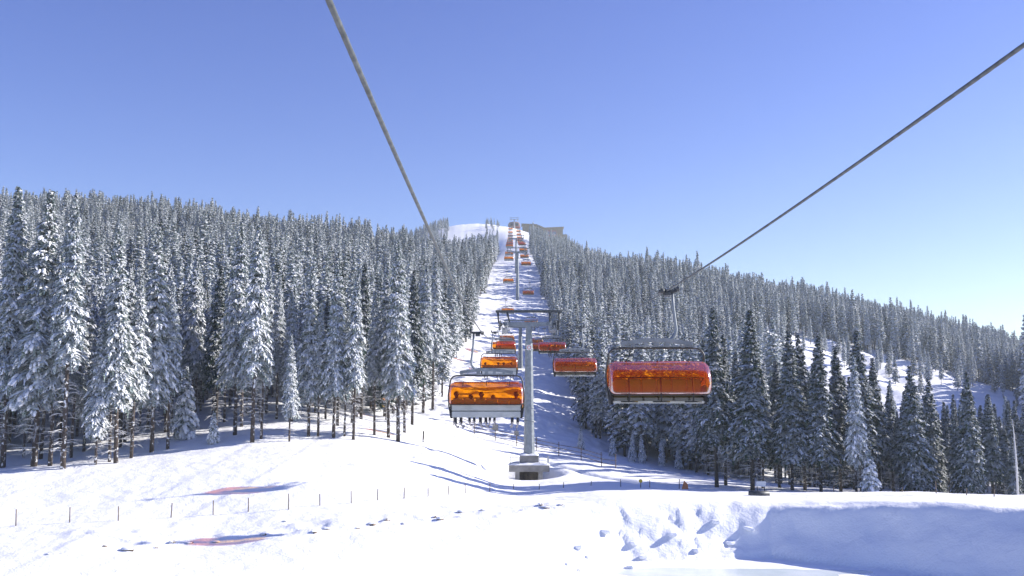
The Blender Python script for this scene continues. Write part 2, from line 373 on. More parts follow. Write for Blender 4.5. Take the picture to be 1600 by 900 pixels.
# ------------------------------------------------------------ spruce generator
def spruce_mesh(seed, H, Rm, cb, nw, nb, twigs, pads, droop, fol, lod=False, ragged=.3, padsize=1.0, tw=.16, top_narrow=.92):
    r = random.Random(seed); V = []; Fc = []; MI = []; SMO = []
    def quad(a, b, c, d, mi=0):
        n = len(V); V.extend((a, b, c, d)); Fc.append((n, n+1, n+2, n+3)); MI.append(mi); SMO.append(False)
    def blob(c, ax, ay, az, n=6):
        b0 = len(V); V.append(c-ax)
        for t in (-.55, .1, .65):
            rr = math.sqrt(1-t*t)
            for k in range(n):
                q = 2*math.pi*(k+.3)/n
                V.append(c+ax*t+(ay*math.cos(q)+az*math.sin(q))*rr*r.uniform(.8, 1.15))
        V.append(c+ax)
        for k in range(n): Fc.append((b0, b0+1+(k+1) % n, b0+1+k)); 
        for j in range(2):
            for k in range(n): Fc.append((b0+1+j*n+k, b0+1+j*n+(k+1) % n, b0+1+(j+1)*n+(k+1) % n, b0+1+(j+1)*n+k))
        e = b0+1+2*n
        for k in range(n): Fc.append((e+k, e+(k+1) % n, e+n))
        cnt = 4*n; MI.extend([1]*cnt); SMO.extend([True]*cnt)
    Lc = H*(1-cb)
    side_bias = r.uniform(0, 6.28)
    for i in range(nw):
        t0 = (i/nw)
        for j in range(nb if t0 < .85 else max(3, nb-2)):
            t = min(.995, t0+r.uniform(-.5, .8)/nw)
            if t < 0: t = 0.0
            z = H*cb+Lc*t
            prof = (1-t)**top_narrow*(1-.45*math.exp(-t*9))+.02
            L = Rm*prof*r.uniform(1-ragged, 1+ragged*.6)
            az = 6.283*(j/nb)+i*2.4+r.uniform(-.4, .4)
            L *= 1+.15*math.cos(az-side_bias)
            if r.random() < ragged*.35: L *= .45
            dx, dy = math.cos(az), math.sin(az)
            a = -.12*droop+.55*t*t+r.uniform(-.1, .12); b = (.30+.35*droop)*(1-.6*t)+r.uniform(-.05, .15)
            base = Vector((0, 0, z))
            def sp(s): return base+Vector((dx*L*s*(1-.12*s*droop), dy*L*s*(1-.12*s*droop), L*(a*s-b*s*s)))
            side = Vector((-dy, dx, 0))
            # main blade, roof shaped
            K = 2 if lod else 4
            prev = None
            for k in range(K+1):
                s = .12+.88*k/K; c = sp(s); wd = L*.15*(math.sin(math.pi*min(1, s*.9+.08))**.7)*r.uniform(.75, 1.2)
                l_ = c-side*wd+Vector((0, 0, -wd*.55)); q_ = c+side*wd+Vector((0, 0, -wd*.55))
                if prev: quad(prev[0], prev[1], c, l_); quad(prev[1], prev[2], q_, c)
                prev = (l_, c, q_)
            T = twigs
            for k in range(T):
                s = .2+.8*(k+r.random()*.8)/T; p = sp(min(s, 1)); sg = -1 if k % 2 else 1
                ang = az+sg*r.uniform(.5, 1.25)
                l = (L*.46*(1.2-s)+.20)*r.uniform(.7, 1.25)
                dn = r.uniform(-.9, -.15)*(.4+.6*droop)
                d = Vector((math.cos(ang), math.sin(ang), dn))*l
                wv = Vector((-math.sin(ang), math.cos(ang), r.uniform(-.6, .6)))*tw*r.uniform(.6, 1.3)*(1.9 if lod else 1)
                m_ = p+d*.45+Vector((0, 0, .04))
                quad(p, m_-wv, p+d, m_+wv)
            # hanging curtain of needles under the branch
            for k in range(2 if lod else 4):
                s = r.uniform(.25, 1); p = sp(s)+side*r.uniform(-.15, .15)*L; dd = r.uniform(.25, .6)*(.6+.4*L)
                wv = (Vector((dx, dy, 0))*r.uniform(-1, 1)+side*r.uniform(-1, 1))*.14*(1.6 if lod else 1)
                quad(p-wv, p+wv, p+wv*.4+Vector((0, 0, -dd)), p-wv*.4+Vector((0, 0, -dd)))
            if L > .35:
                for k in range(pads):
                    if r.random() > .8: continue
                    s = r.uniform(.35, 1.02) if k else r.uniform(.75, 1.0)
                    p = sp(s)+side*r.uniform(-.16, .16)*L; tg = (sp(min(1, s+.1))-sp(s-.1)).normalized()
                    up = Vector((0, 0, 1)); up = (up-tg*up.dot(tg)).normalized()
                    ls = (.16+.15*L)*r.uniform(.6, 1.3)*padsize
                    blob(p+up*.05, tg*ls, side*ls*.42, up*ls*.30, 5 if lod else 6)
    me = bpy.data.meshes.new('crown'); me.from_pydata([tuple(v) for v in V], [], Fc)
    me.materials.append(fol); me.materials.append(PAD)
    me.polygons.foreach_set('material_index', MI); me.polygons.foreach_set('use_smooth', SMO); me.update()
    # trunk with dead lower limbs
    b = MB(); r0 = .0075*H+.03
    lean = r.uniform(-.01, .01)
    b.tube([(0, 0, -.6), (0, 0, .15*H), (lean*H*.3, 0, .55*H), (0, 0, H*.995)], [r0*1.15, r0*.9, r0*.55, .02], 5 if lod else 8)
    if cb > .08:
        for k in range(5 if lod else int(60*cb/.25)):
            z = H*(cb+.12)*r.uniform(.12, 1); az = r.uniform(0, 6.28); l = Rm*r.uniform(.2, .75)
            e = Vector((math.cos(az)*l, math.sin(az)*l, z+r.uniform(-.35, .15)*l)); m_ = Vector((math.cos(az)*l*.5, math.sin(az)*l*.5, z+.08*l))
            b.tube([(0, 0, z), m_, e], [.028, .022, .01], 3, 1, False, False)
            if not lod:
                for q in range(2):
                    a2 = az+r.uniform(-.9, .9); b.tube([m_, m_+Vector((math.cos(a2), math.sin(a2), -.25))*l*.4], [.016, .008], 3, 1, False, False)
    to = b.build('trunk', [BARK_D if fol is FOL_D else BARK, TWIG]); tm = to.data; bpy.data.objects.remove(to)
    return me, tm
VAR = {}
#            seed  H    Rm   cb   nw  nb tw pads droop mat
def defv(k, *a, **kw): VAR[k] = (spruce_mesh(*a, **kw), a[1])
defv('s0', 1, 20, 2.15, .26, 46, 6, 26, 5, 1.0, FOL_A, padsize=.52, tw=.085)
defv('s1', 2, 20, 1.85, .34, 44, 6, 24, 5, 1.2, FOL_A, ragged=.55, padsize=.52, tw=.085)
defv('s2', 3, 21, 2.5, .24, 44, 6, 28, 5, 1.1, FOL_A, ragged=.45, padsize=.60, tw=.085)
defv('s3', 4, 20, 1.7, .40, 44, 6, 22, 4, 1.0, FOL_F, ragged=.6, padsize=.48, tw=.08)
defv('d0', 5, 20, 2.5, .22, 48, 7, 30, 1, .8, FOL_D, ragged=.4, padsize=.34, tw=.10)
defv('d1', 6, 20, 2.1, .30, 46, 7, 28, 1, .9, FOL_D, ragged=.5, padsize=.34, tw=.10)
defv('d2', 7, 19, 3.0, .10, 46, 7, 30, 1, .9, FOL_D, ragged=.35, padsize=.38, tw=.10)
defv('y0', 8, 6, 1.5, .04, 20, 6, 12, 4, 1.1, FOL_A, padsize=1.0)
defv('y1', 9, 9, 1.7, .06, 26, 6, 12, 4, 1.2, FOL_A, padsize=.95)
FAR = ['f0', 'f1', 'f2', 'f3']
defv('f0', 11, 18, 2.1, .16, 26, 5, 9, 1, .9, FOL_F, lod=True, padsize=.75, tw=.12)
defv('f1', 12, 18, 1.9, .22, 26, 5, 9, 1, 1.0, FOL_A, lod=True, padsize=.8, tw=.12)
defv('f2', 13, 17, 2.3, .12, 26, 5, 9, 1, .8, FOL_D, lod=True, padsize=.75, tw=.12)
defv('f3', 14, 19, 1.7, .25, 26, 5, 9, 1, 1.0, FOL_F, lod=True, padsize=.7, tw=.12)
FIRST = {}
def tree(kind, x, y, h, label, group, name='spruce_tree', wid=1.0, sink=.15):
    (cm, tm), H0 = VAR[kind]; s = h/H0
    e = empty(name, (x, y, H1(x, y)-sink), random.uniform(0, 6.28)); e.rotation_euler[0] = random.gauss(0, .012); e.rotation_euler[1] = random.gauss(0, .012); e.scale = (s*wid, s*wid, s)
    c = link(bpy.data.objects.new('crown', cm), e); t = link(bpy.data.objects.new('trunk', tm), e)
    tag(e, label, 'tree', group)
    if kind not in FIRST: FIRST[kind] = (c, t)
    return e
GL = 'snow-laden spruces at the edge of the left forest'
def top_h(px, base, top, Y=None):
    if Y is None: x, y, z = hit(px, base, 85)
    else: x, y, z = ground_at(px, Y)
    return x, y, max(3, unproj(px, top, y)[2]-z)
HAND = []
def hand(kind, px, base, top, label, group, Y=None, wid=1.0):
    x, y, h = top_h(px, base, top, Y); HAND.append((x, y)); tree(kind, x, y, h, label, group, wid=wid)
L_ = [
 ('s2', 53, 729, 292, 'tall spruce heavy with snow, second large one from the left edge of the photo', 1.15),
 ('s3', 98, 733, 296, 'thin bare-stemmed spruce whose trunk base comes lowest at the left'),
 ('s0', 4, 731, 288, 'dark-stemmed tall spruce cut by the left edge of the photo'),
 ('s1', 78, 728, 380, 'narrow snowy spruce wedged between the two leading trunks at far left'),
 ('s2', 149, 726, 500, 'short white spruce with fat snow cushions in front of taller ones'),
 ('s0', 181, 724, 350, 'snow-coated spruce with bent lower branches right of the short white one'),
 ('s3', 171, 722, 470, 'slim rimed spruce close beside the snow-coated one with bent branches'),
 ('s2', 237, 707, 352, 'broad white spruce with its foot where the tree edge steps back'),
 ('s1', 205, 716, 420, 'frosted spruce between the bent-branch tree and the broad white one'),
 ('s3', 262, 702, 440, 'sparse spruce with thin trunk right of the broad white one'),
 ('y0', 287, 684, 570, 'small spruce bowed under a round lump of snow in the forest gap'),
 ('y0', 333, 694, 640, 'knee-high snowy sapling standing in the open in front of the gap'),
 ('d1', 337, 672, 412, 'dark-trunked spruce behind the snowy sapling'),
 ('s0', 367, 680, 345, 'tall pale spruce just left of the one with its base furthest forward'),
 ('s1', 394, 692, 348, 'tall frosted spruce whose foot stands furthest forward in the middle of the edge'),
 ('s3', 408, 686, 450, 'thin leaning-crowned spruce tight against the tall frosted one'),
 ('s0', 452, 690, 520, 'bushy young spruce with drooping lowest branches reaching the snow'),
 ('s2', 482, 682, 420, 'wide spruce with shaded dark hollows and white bough ends'),
 ('s1', 497, 682, 470, 'second stem hugging the wide spruce with shaded hollows'),
 ('s0', 521, 684, 400, 'spruce with long white boughs hanging to its left'),
 ('s3', 538, 682, 480, 'light rimed spruce between two darker trunks'),
 ('s1', 552, 687, 425, 'straight dark-trunked spruce with bare twigs round its lower stem'),
 ('s3', 585, 680, 450, 'slim spruce behind the straight dark trunk'),
 ('s1', 607, 684, 405, 'tall spruce leading the right-hand group of the left forest'),
 ('s0', 622, 690, 372, 'foremost spruce at the right-hand corner of the left forest'),
 ('s3', 632, 676, 440, 'thin spruce just behind the foremost corner tree'),
 ('d1', 644, 664, 420, 'dark spruce with clean lower trunk uphill of the corner tree'),
 ('s3', 661, 646, 408, 'last slim spruce before the open piste above the corner'),
 ('s1', 676, 640, 400, 'slender spruce beside the piste under the left rope'),
]
for t in L_: hand(t[0], t[1], t[2], t[3], t[4], GL, wid=(t[5] if len(t) > 5 else 1.0))
GR = 'big spruces in the row behind the right bank'
R_ = [
 ('d1', 1120, 478, 104, 'tall dark spruce just right of the big red chair'),
 ('d1', 1134, 520, 106, 'thinner dark spruce touching the one right of the big red chair'),
 ('d0', 1176, 480, 101, 'tall spruce with pale lower boughs standing over the small white box', 1.05),
 ('s3', 1192, 560, 104, 'thin frosted spruce leaning on the tall one over the white box'),
 ('d0', 1238, 512, 100, 'dark broad spruce at the left of the darkest clump'),
 ('d1', 1258, 520, 103, 'dark spruce in the middle of the darkest clump'),
 ('d0', 1283, 520, 99, 'dark spruce closing the darkest clump on its right'),
 ('d1', 1314, 538, 104, 'narrow dark spruce behind the whitest of the row'),
 ('s2', 1338, 552, 97, 'whitest spruce of the row with heavy frosted boughs to the ground', .8),
 ('d0', 1354, 512, 100, 'tall spruce rising behind the whitest of the row'),
 ('d1', 1376, 556, 101, 'spruce with open rusty twigs low on its trunk'),
 ('d1', 1396, 600, 106, 'dark pointed spruce set back between two broad ones'),
 ('d2', 1430, 568, 98, 'broad green-black spruce full to the ground, third from the right'),
 ('d2', 1458, 586, 101, 'dense spruce leaning on the broad green-black one'),
 ('d1', 1484, 660, 104, 'low spruce filling the gap left of the frosted pair'),
 ('d2', 1520, 578, 97, 'conical spruce with frosted right side standing apart near the right edge', .9),
 ('d0', 1553, 612, 99, 'spruce with snow-tipped boughs right of the conical one'),
 ('d1', 1576, 660, 103, 'small spruce behind the bare pole-like trunk'),
 ('d0', 1606, 640, 99, 'spruce cut by the right edge of the photo'),
 ('d1', 1407, 640, 100, 'half-height dark spruce left of the broad green-black one'),
 ('d1', 1497, 640, 99, 'slim dark spruce just left of the conical one'),
 ('d2', 1586, 690, 97, 'low dark spruce at the foot of the pole-like trunk'),
 ('d0', 1218, 560, 106, 'shaded spruce between the one over the white box and the darkest clump'),
 ('y0', 1360, 700, 95, 'young spruce low between trunks under the tall ones'),
]
for t in R_: hand(t[0], t[1], 0, t[2], t[4], GR, Y=t[3], wid=(t[5] if len(t) > 5 else 1.0)*1.2)
S_ = [
 ('y0', 908, 702, 682, 'knee-high snow-caked sapling beside the right end of the rail fence'),
 ('y0', 958, 713, 702, 'low snow-buried bush-like spruce right of the rail fence'),
 ('y1', 988, 722, 672, 'small white spruce at the lower corner of the right forest'),
 ('y1', 1003, 724, 676, 'small white spruce next to the corner one, slightly right'),
 ('y1', 1035, 728, 682, 'young snowy spruce standing in front of the shaded forest edge'),
 ('y0', 1060, 732, 694, 'short frosted spruce above the orange mat'),
]
for t in S_: hand(t[0], t[1], t[2], t[3], t[4], 'young snowy spruces along the right forest edge')

# ------------------------------------------------------------ forests
def left_edge(Y):  return np.interp(Y, [100, 130, 160, 205, 250, 300, 400, 520, 700, 850, 950], [560, 640, 690, 712, 727, 745, 763, 772, 778, 784, 786])
def right_edge(Y): return np.interp(Y, [128, 150, 205, 250, 300, 400, 520, 700, 850, 950], [1010, 918, 884, 872, 858, 846, 838, 828, 826, 822])
def left_front(px): return np.interp(px, [-600, 0, 110, 200, 260, 400, 520, 600, 640, 690, 730], [92, 97, 97, 100, 106, 109, 112, 120, 138, 162, 205])
def right_front(px): return np.interp(px, [860, 915, 1000, 1100, 1150, 1800], [160, 142, 134, 128, 108, 103])
cand = []
y = 96.0
while y < 960:
    st = 3.0 if y < 150 else 3.7 if y < 300 else 4.1 if y < 500 else 5.0
    x = -y*.66
    while x < y*.66:
        cand.append((x+random.uniform(-.45, .45)*st, y+random.uniform(-.45, .45)*st)); x += st
    y += st
cand = np.array(cand); cx, cy = cand[:, 0], cand[:, 1]
cz = height(cx, cy); cpx, _ = proj(cx, cy, cz)
inL = (cpx < left_edge(cy)) & (cy > left_front(cpx)+2)
inR = (cpx > right_edge(cy)) & (cy > right_front(cpx)+1)
# open meadow on the far right hillside
clear = (cpx > np.interp(cy, [136, 200, 260, 330], [1260, 1232, 1200, 1165])) & (cy > 136) & (cy < 326+8*np.sin(cx*.07)) & ~((cpx > 1612) & (cy > 215))
inR &= ~(clear & ((rng.random(len(cx)) > np.where(cpx < 1400, .2, .1)) | (cy < 265)))  # sparse trees added on the meadow to cast shade over it
screen = clear & (cy > 235)
inR &= ~((cpx > 1010) & (cpx < 1175) & (cy < 124))
# bare summit meadow
summit = (cpx > 700) & (cpx < 758) & (cy > 735)
inL &= ~summit
hut = (cpx > 815) & (cpx < 890) & (cy > 872)
stat = (cpx > 780) & (cpx < 826) & (cy > 780)
gap = fbm(cx*.035, cy*.035, 2, 91) < -1.05
ok = (inL | inR) & ~hut & ~stat & ~gap & (random.random() < 2)
ok &= ~((cpx > 750) & (cpx < 792) & (cy > 700) & (rng.random(len(cx)) > .45))
scr = screen[ok]
cx, cy, cz, cpx, isL = cx[ok], cy[ok], cz[ok], cpx[ok], inL[ok]
hh = np.where(isL, 18.0, 17.0)+2.6*fbm(cx*.03, cy*.03, 2, 95)+rng.normal(-.6, 1.6, len(cx))
hh = np.where(rng.random(len(cx)) < .08, hh*.55, hh)
hh = np.where((cpx > 1195) & (cy < 140), hh*np.interp(cpx, [1195, 1360, 1430], [.78, .74, .60]), hh)
hh = np.where((cy > 560), hh*.86, hh)
hh = np.where(cy > 220, hh*.88, hh)
hh = np.where(scr, hh*.6, hh)
hh = np.where((cpx > 1612) & (cy > 215) & (cy < 330), 24.0, hh)  # tall unseen trees added right of the view to shade the meadow
hh = np.where((cpx > 640) & (cpx < 755) & (cy > 760), hh*.72, hh)
hh = np.where((cpx > 812) & (cy > 760), hh*.6, hh)
hh = np.where((cpx > 755) & (cpx < 800) & (cy > 700), hh*.55, hh)
# drop trees wholly hidden behind nearer ones
order = np.argsort(cy); bins = np.full(400, -9.0); keep = np.zeros(len(cx), bool)
for i in order:
    b = int(np.clip((cx[i]/cy[i]+.7)/1.4*400, 0, 399)); tn = (cz[i]+hh[i])/cy[i]
    lo = max(0, b-1); m_ = bins[lo:b+2].min()
    if tn > m_-.004 or (cpx[i] > 1600 and cpx[i] < 1900 and 215 < cy[i] < 335): keep[i] = True  # second test keeps the added shade trees outside the view
    if cy[i] > 100: bins[b] = max(bins[b], (cz[i]+hh[i]*.55)/cy[i])
for (hx, hy) in HAND: keep &= ~(np.hypot(cx-hx, cy-hy) < 1.5)
cx, cy, cz, hh, cpx, isL = [a[keep] for a in (cx, cy, cz, hh, cpx, isL)]
order = np.argsort(cy-0*hh)
vis = [i for i in order if -60 < cpx[i] < 1660]
NIND = 300-len(L_)-len(R_)-len(S_)
ind = set(vis[:NIND])
kinds_l = ['s0', 's1', 's2', 's3', 's1', 's3', 'd1']; kinds_r = ['d0', 'd1', 'd2', 's3', 'd1']; kinds_rl = ['s0', 's1', 'd2', 's3', 'd0']
for n_, i in enumerate(vis[:NIND]):
    x, y = float(cx[i]), float(cy[i])
    if isL[i]: k = random.choice(kinds_l); lab = 'snow-covered spruce packed inside the left forest behind its edge trees'; g = 'spruces inside the left forest'
    elif cpx[i] > 1150: k = random.choice(kinds_r); lab = 'dim spruce behind the big row on the right bank'; g = 'spruces behind the right-hand row'
    else: k = random.choice(kinds_rl); lab = 'rimed spruce in the shaded forest right of the piste'; g = 'spruces right of the piste'
    if n_ > NIND-26: k = FAR[n_ % 4]
    tree(k, x, y, float(hh[i]), lab, g)
rest = np.array([i for i in range(len(cx)) if i not in ind])
print('TREES individual', NIND, 'forest', len(rest))
me = bpy.data.meshes.new('spruce_forest')
pv = np.stack([cx[rest], cy[rest], cz[rest]-.15], -1)
me.vertices.add(len(rest)); me.vertices.foreach_set('co', pv.astype(np.float32).ravel())
a = me.attributes.new('vi', 'INT', 'POINT'); a.data.foreach_set('value', rng.choice([0, 0, 1, 1, 2, 3], len(rest)).astype(np.int32))
a = me.attributes.new('rz', 'FLOAT_VECTOR', 'POINT'); rv = np.zeros((len(rest), 3)); rv[:, 2] = rng.uniform(0, 6.28, len(rest)); rv[:, :2] = rng.normal(0, .025, (len(rest), 2)); a.data.foreach_set('vector', rv.astype(np.float32).ravel())
a = me.attributes.new('sc', 'FLOAT_VECTOR', 'POINT'); s_ = (hh[rest]/18)[:, None]; wd = rng.uniform(1.1, 1.5, len(rest))[:, None]
a.data.foreach_set('vector', np.hstack([s_*wd, s_*wd, s_]).astype(np.float32).ravel())
me.update(); forest = link(bpy.data.objects.new('spruce_forest', me))
tag(forest, 'far-off snow-dusted spruce forest covering the slopes up to the skyline', 'forest', kind='stuff')
ng = bpy.data.node_groups.new('forest_nodes', 'GeometryNodeTree')
ng.interface.new_socket('Geometry', in_out='INPUT', socket_type='NodeSocketGeometry'); ng.interface.new_socket('Geometry', in_out='OUTPUT', socket_type='NodeSocketGeometry')
gi = ng.nodes.new('NodeGroupInput'); go = ng.nodes.new('NodeGroupOutput'); iop = ng.nodes.new('GeometryNodeInstanceOnPoints')
jall = ng.nodes.new('GeometryNodeJoinGeometry')
for k in FAR:
    j = ng.nodes.new('GeometryNodeJoinGeometry'); g2 = ng.nodes.new('GeometryNodeGeometryToInstance')
    for ob in FIRST[k]:
        oi = ng.nodes.new('GeometryNodeObjectInfo'); oi.inputs['Object'].default_value = ob; ng.links.new(oi.outputs['Geometry'], j.inputs[0])
    ng.links.new(j.outputs[0], g2.inputs[0]); ng.links.new(g2.outputs[0], jall.inputs[0])
ng.links.new(gi.outputs[0], iop.inputs['Points']); ng.links.new(jall.outputs[0], iop.inputs['Instance'])
iop.inputs['Pick Instance'].default_value = True
for nm, ty, sk in (('vi', 'INT', 'Instance Index'), ('rz', 'FLOAT_VECTOR', 'Rotation'), ('sc', 'FLOAT_VECTOR', 'Scale')):
    na = ng.nodes.new('GeometryNodeInputNamedAttribute'); na.data_type = ty; na.inputs['Name'].default_value = nm
    ng.links.new([o for o in na.outputs if o.enabled][0], iop.inputs[sk])
ng.links.new(iop.outputs[0], go.inputs[0])
md = forest.modifiers.new('forest', 'NODES'); md.node_group = ng

# ------------------------------------------------------------ bare pole-like tree
x, y, z = ground_at(1591, 92)
e = empty('dead_tree', (x, y, z)); tag(e, 'bare pale pole-like dead tree at the right edge behind the bank', 'tree')
hh_ = unproj(1588, 655, y)[2]-z
b = MB(); b.tube([(0, 0, -.3), (0, 0, hh_*.5), (-.12, 0, hh_)], [.11, .08, .02], 7); b.build('trunk', [TWIG], e)
b = MB()
for k in range(26):
    zz = hh_*random.uniform(.3, .97); a_ = random.uniform(0, 6.28); l = random.uniform(.3, .9)*(1.1-zz/hh_)
    b.tube([(0, 0, zz), (math.cos(a_)*l, math.sin(a_)*l, zz+random.uniform(-.2, .2))], [.02, .008], 3, 0, False)
b.build('branches', [TWIG], e)

# ------------------------------------------------------------ lift line
XL, XR = -1.35, 5.25
SUP = [(112, 8.8), (225, 16.6), (340, 51.0), (450, 73.7), (820, 150.0), (880, 152.5)]
SAG = [.9, 2.3, 1.3, 5.0, .2]
def rope_z(Y, right=False):
    if Y <= 112:
        if right: z = 3.58+(8.8-3.58)/((112-10)*(112-33))*(Y-10)*(Y-33)
        else: z = 2.9+.000826*(Y-7)*(Y-44)
        w = float(ss(10, 45, np.array(Y))); return z*(1-w)+(corr(z, Y)*w if w > 0 else 0)
    for k in range(len(SUP)-1):
        (a, za), (b, zb) = SUP[k], SUP[k+1]
        if Y <= b or k == len(SUP)-2:
            za, zb = corr(za, a), corr(zb, b)
            t = (Y-a)/(b-a); return za+(zb-za)*t-4*SAG[k]*t*(1-t)
def rope(X, right, label):
    V = []; Fc = []; n = 18; lay = .32; r0 = .023
    Ys = list(np.arange(-40, 4, 2.0))+list(np.arange(4, 34, .035))+list(np.arange(34, 112, .5))+list(np.arange(112, 881, 4.0))
    for Y in Ys:
        z = rope_z(Y, right)
        for k in range(n):
            a = 2*math.pi*k/n
            rr = r0*(1+.13*abs(math.sin(3*(a-2*math.pi*Y/(lay*6)*1.0)))) if 4 <= Y < 34 else r0
            V.append((X+rr*math.cos(a), Y, z+rr*math.sin(a)))
    for i in range(len(Ys)-1):
        for k in range(n): Fc.append((i*n+k, i*n+(k+1) % n, (i+1)*n+(k+1) % n, (i+1)*n+k))
    me = bpy.data.meshes.new('haul_rope'); me.from_pydata(V, [], Fc); me.materials.append(ROPE)
    me.polygons.foreach_set('use_smooth', [True]*len(Fc)); me.update()
    o = link(bpy.data.objects.new('haul_rope', me)); tag(o, label, 'steel cable', 'haul ropes of the chairlift')
rope(XL, False, 'twisted steel haul rope climbing over the left forest, carrying the uphill chairs')
rope(XR, True, 'twisted steel haul rope coming down across the sky at the right')

# ------------------------------------------------------------ towers
def tower(Y, basey, label, first=False):
    zr = rope_z(Y); X0 = (XL+XR)/2; zb = H1(X0, Y) if basey is None else unproj(800, basey, Y)[2]
    e = empty('lift_tower', (X0, Y, zb)); tag(e, label, 'lift pylon', 'towers of the chairlift')
    h = zr-zb; g = (XR-XL)/2
    b = MB()
    r0, r1 = (.66, .40) if first else (.60, .36)
    n = 12
    segs = [0, .34*h, .78*h, h-.3] if first else [0, .5*h, h-.3]
    rs = [r0-(r0-r1)*s/h for s in segs]
    if first: rs = [.66, .52, .44, .31]
    b.tube([(0, 0, -.5)]+[(0, 0, s) for s in segs[1:]], rs, n, 0, True, False)
    b.build('mast', [STEEL], e)
    b = MB()
    for s, rr in list(zip(segs, rs))[1:-1]+([(h*.24, .565)] if first else []): b.tube([(0, 0, s-.05), (0, 0, s+.05)], rr+.07, n)
    b.build('flange', [STEEL], e)
    # ladder
    b = MB(); yl = -r0-.02
    for sx in (-.2, .2): b.box(sx-.02, sx+.02, -r0-.14, -r0-.10, .5, h-.4) if False else b.tube([(sx, r0+.1, .5), (sx, rs[-1]+.12, h-.4)], .02, 4)
    for k in range(int((h-1)/.35)):
        t = k*.35/(h-1); yy = r0+.1+(rs[-1]-r0+.02)*t; b.tube([(-.2, yy, .6+k*.35), (.2, yy, .6+k*.35)], .015, 4)
    b.build('ladder', [STEEL], e)
    za = h-.42
    b = MB()   # crossarm: tapered box girder
    W = g-.35
    vs = []
    for (xx, hz, hy) in ((-W, .16, .18), (-.5, .30, .26), (.5, .30, .26), (W, .16, .18)):
        vs += [(xx, -hy, za-hz), (xx, hy, za-hz), (xx, hy, za+.22), (xx, -hy, za+.22)]
    fs = [(0, 1, 2, 3), (15, 14, 13, 12)]
    for i in range(3):
        for k in range(4): fs.append((i*4+k, (i+1)*4+k, (i+1)*4+(k+1) % 4, i*4+(k+1) % 4))
    b.add(vs, fs); bevel(b.build('crossarm', [STEEL], e), .02)
    # slope of rope at the tower
    sl = (rope_z(Y+2)-rope_z(Y-2))/4 if not first else .085
    for sx in (-1, 1):
        b = MB()
        def q(yy, dz): return (sx*g+sx*.02, yy, h+sl*yy+dz)
        ln = 2.6
        for yy0 in (-ln, .25):
            a0 = q(yy0, -.30); a1 = q(yy0+ln-.25, -.30)
            b.tube([a0, a1], .07, 6); 
        b.tube([q(-1.9, -.52), q(1.9, -.52)], .13, 6)
        for yy0 in (-2.0, -.7, .7, 2.0):
            c_ = q(yy0, -.62); b.box(c_[0]-.05, c_[0]+.05, yy0-.28, yy0+.28, c_[2]-.42, c_[2]+.36)
        b.tube([q(-2.4, -1.05), q(2.4, -1.05)], .09, 6); b.box(sx*g-.16, sx*g+.16, -.25, .25, za-.25, h-.3)
        b.box(sx*g-.45*sx-.12, sx*g+.02, -.2, .2, za-.1, za+.1)
        sh = b.build('sheave_assembly', [STEEL_D], e)
        wb = MB()
        for k in range(10):
            yy = -ln+.2+k*(2*ln-.4)/9; c = q(yy, -.235); wb.wheel(c, .21, .11, 12)
        wb.build('sheaves', [RUBBER], sh)
        # catwalk beside the sheaves
        b = MB(); xi = sx*(g-.55)
        b.box(xi-.32, xi+.32, -2.9, 2.9, h-1.28, h-1.23)
        for yy in (-2.85, -.95, .95, 2.85):
            for ee in (-.32, .32): b.tube([(xi+ee, yy, h-1.25), (xi+ee, yy, h-.25)], .02, 4)
        for ee in (-.32, .32):
            for zz in (-.25, -.75): b.tube([(xi+ee, -2.85, h+zz), (xi+ee, 2.85, h+zz)], .02, 4)
        b.tube([(xi, -.3, h-1.25), (xi, -.3, za-.1)], .03, 4); b.tube([(xi, .3, h-1.25), (xi, .3, za-.1)], .03, 4)
        b.build('catwalk', [STEEL], e)
    # lifting gantry above the arm
    b = MB(); zg = h+1.05; wg = g+.55
    b.box(-wg, wg, -.11, .11, zg-.16, zg+.14)
    for xx, t2 in ((-wg+.28, .12), (-wg+1.35, .5), (wg-1.45, .05), (wg-.35, -.05)):
        b.tube([(xx, 0, zg-.14), (xx+t2*.6, 0, h-.35)], [.15, .08], 6)
    b.build('gantry', [STEEL_D if first else STEEL], e)
    return e, h
t1, h1 = tower(112, 708, 'nearest grey lift tower, standing on a concrete table in a snow pit', True)
tower(225, None, 'second lift tower, thinner mast seen just left of the nearest tower')
tower(340, None, 'third lift tower, halfway up the piste where the chairs look tiny')
tower(450, None, 'fourth lift tower, its crossarm just above that of the third')
tower(820, None, 'topmost lift tower, right in front of the summit station')
# sign on the nearest mast
b = MB(); b.box(-.28, .28, -.62, -.60, h1-3.45, h1-2.85)
sg = b.build('sign_plate', [SIGNW], t1)
b = MB(); vs = []; n = 24
for rr in (.22, .16):
    for k in range(n): vs.append((rr*math.cos(2*math.pi*k/n), -.625, h1-3.15+rr*math.sin(2*math.pi*k/n)))
b.add(vs, [(k, (k+1) % n, n+(k+1) % n, n+k) for k in range(n)]); b.build('sign_ring', [RED], sg)
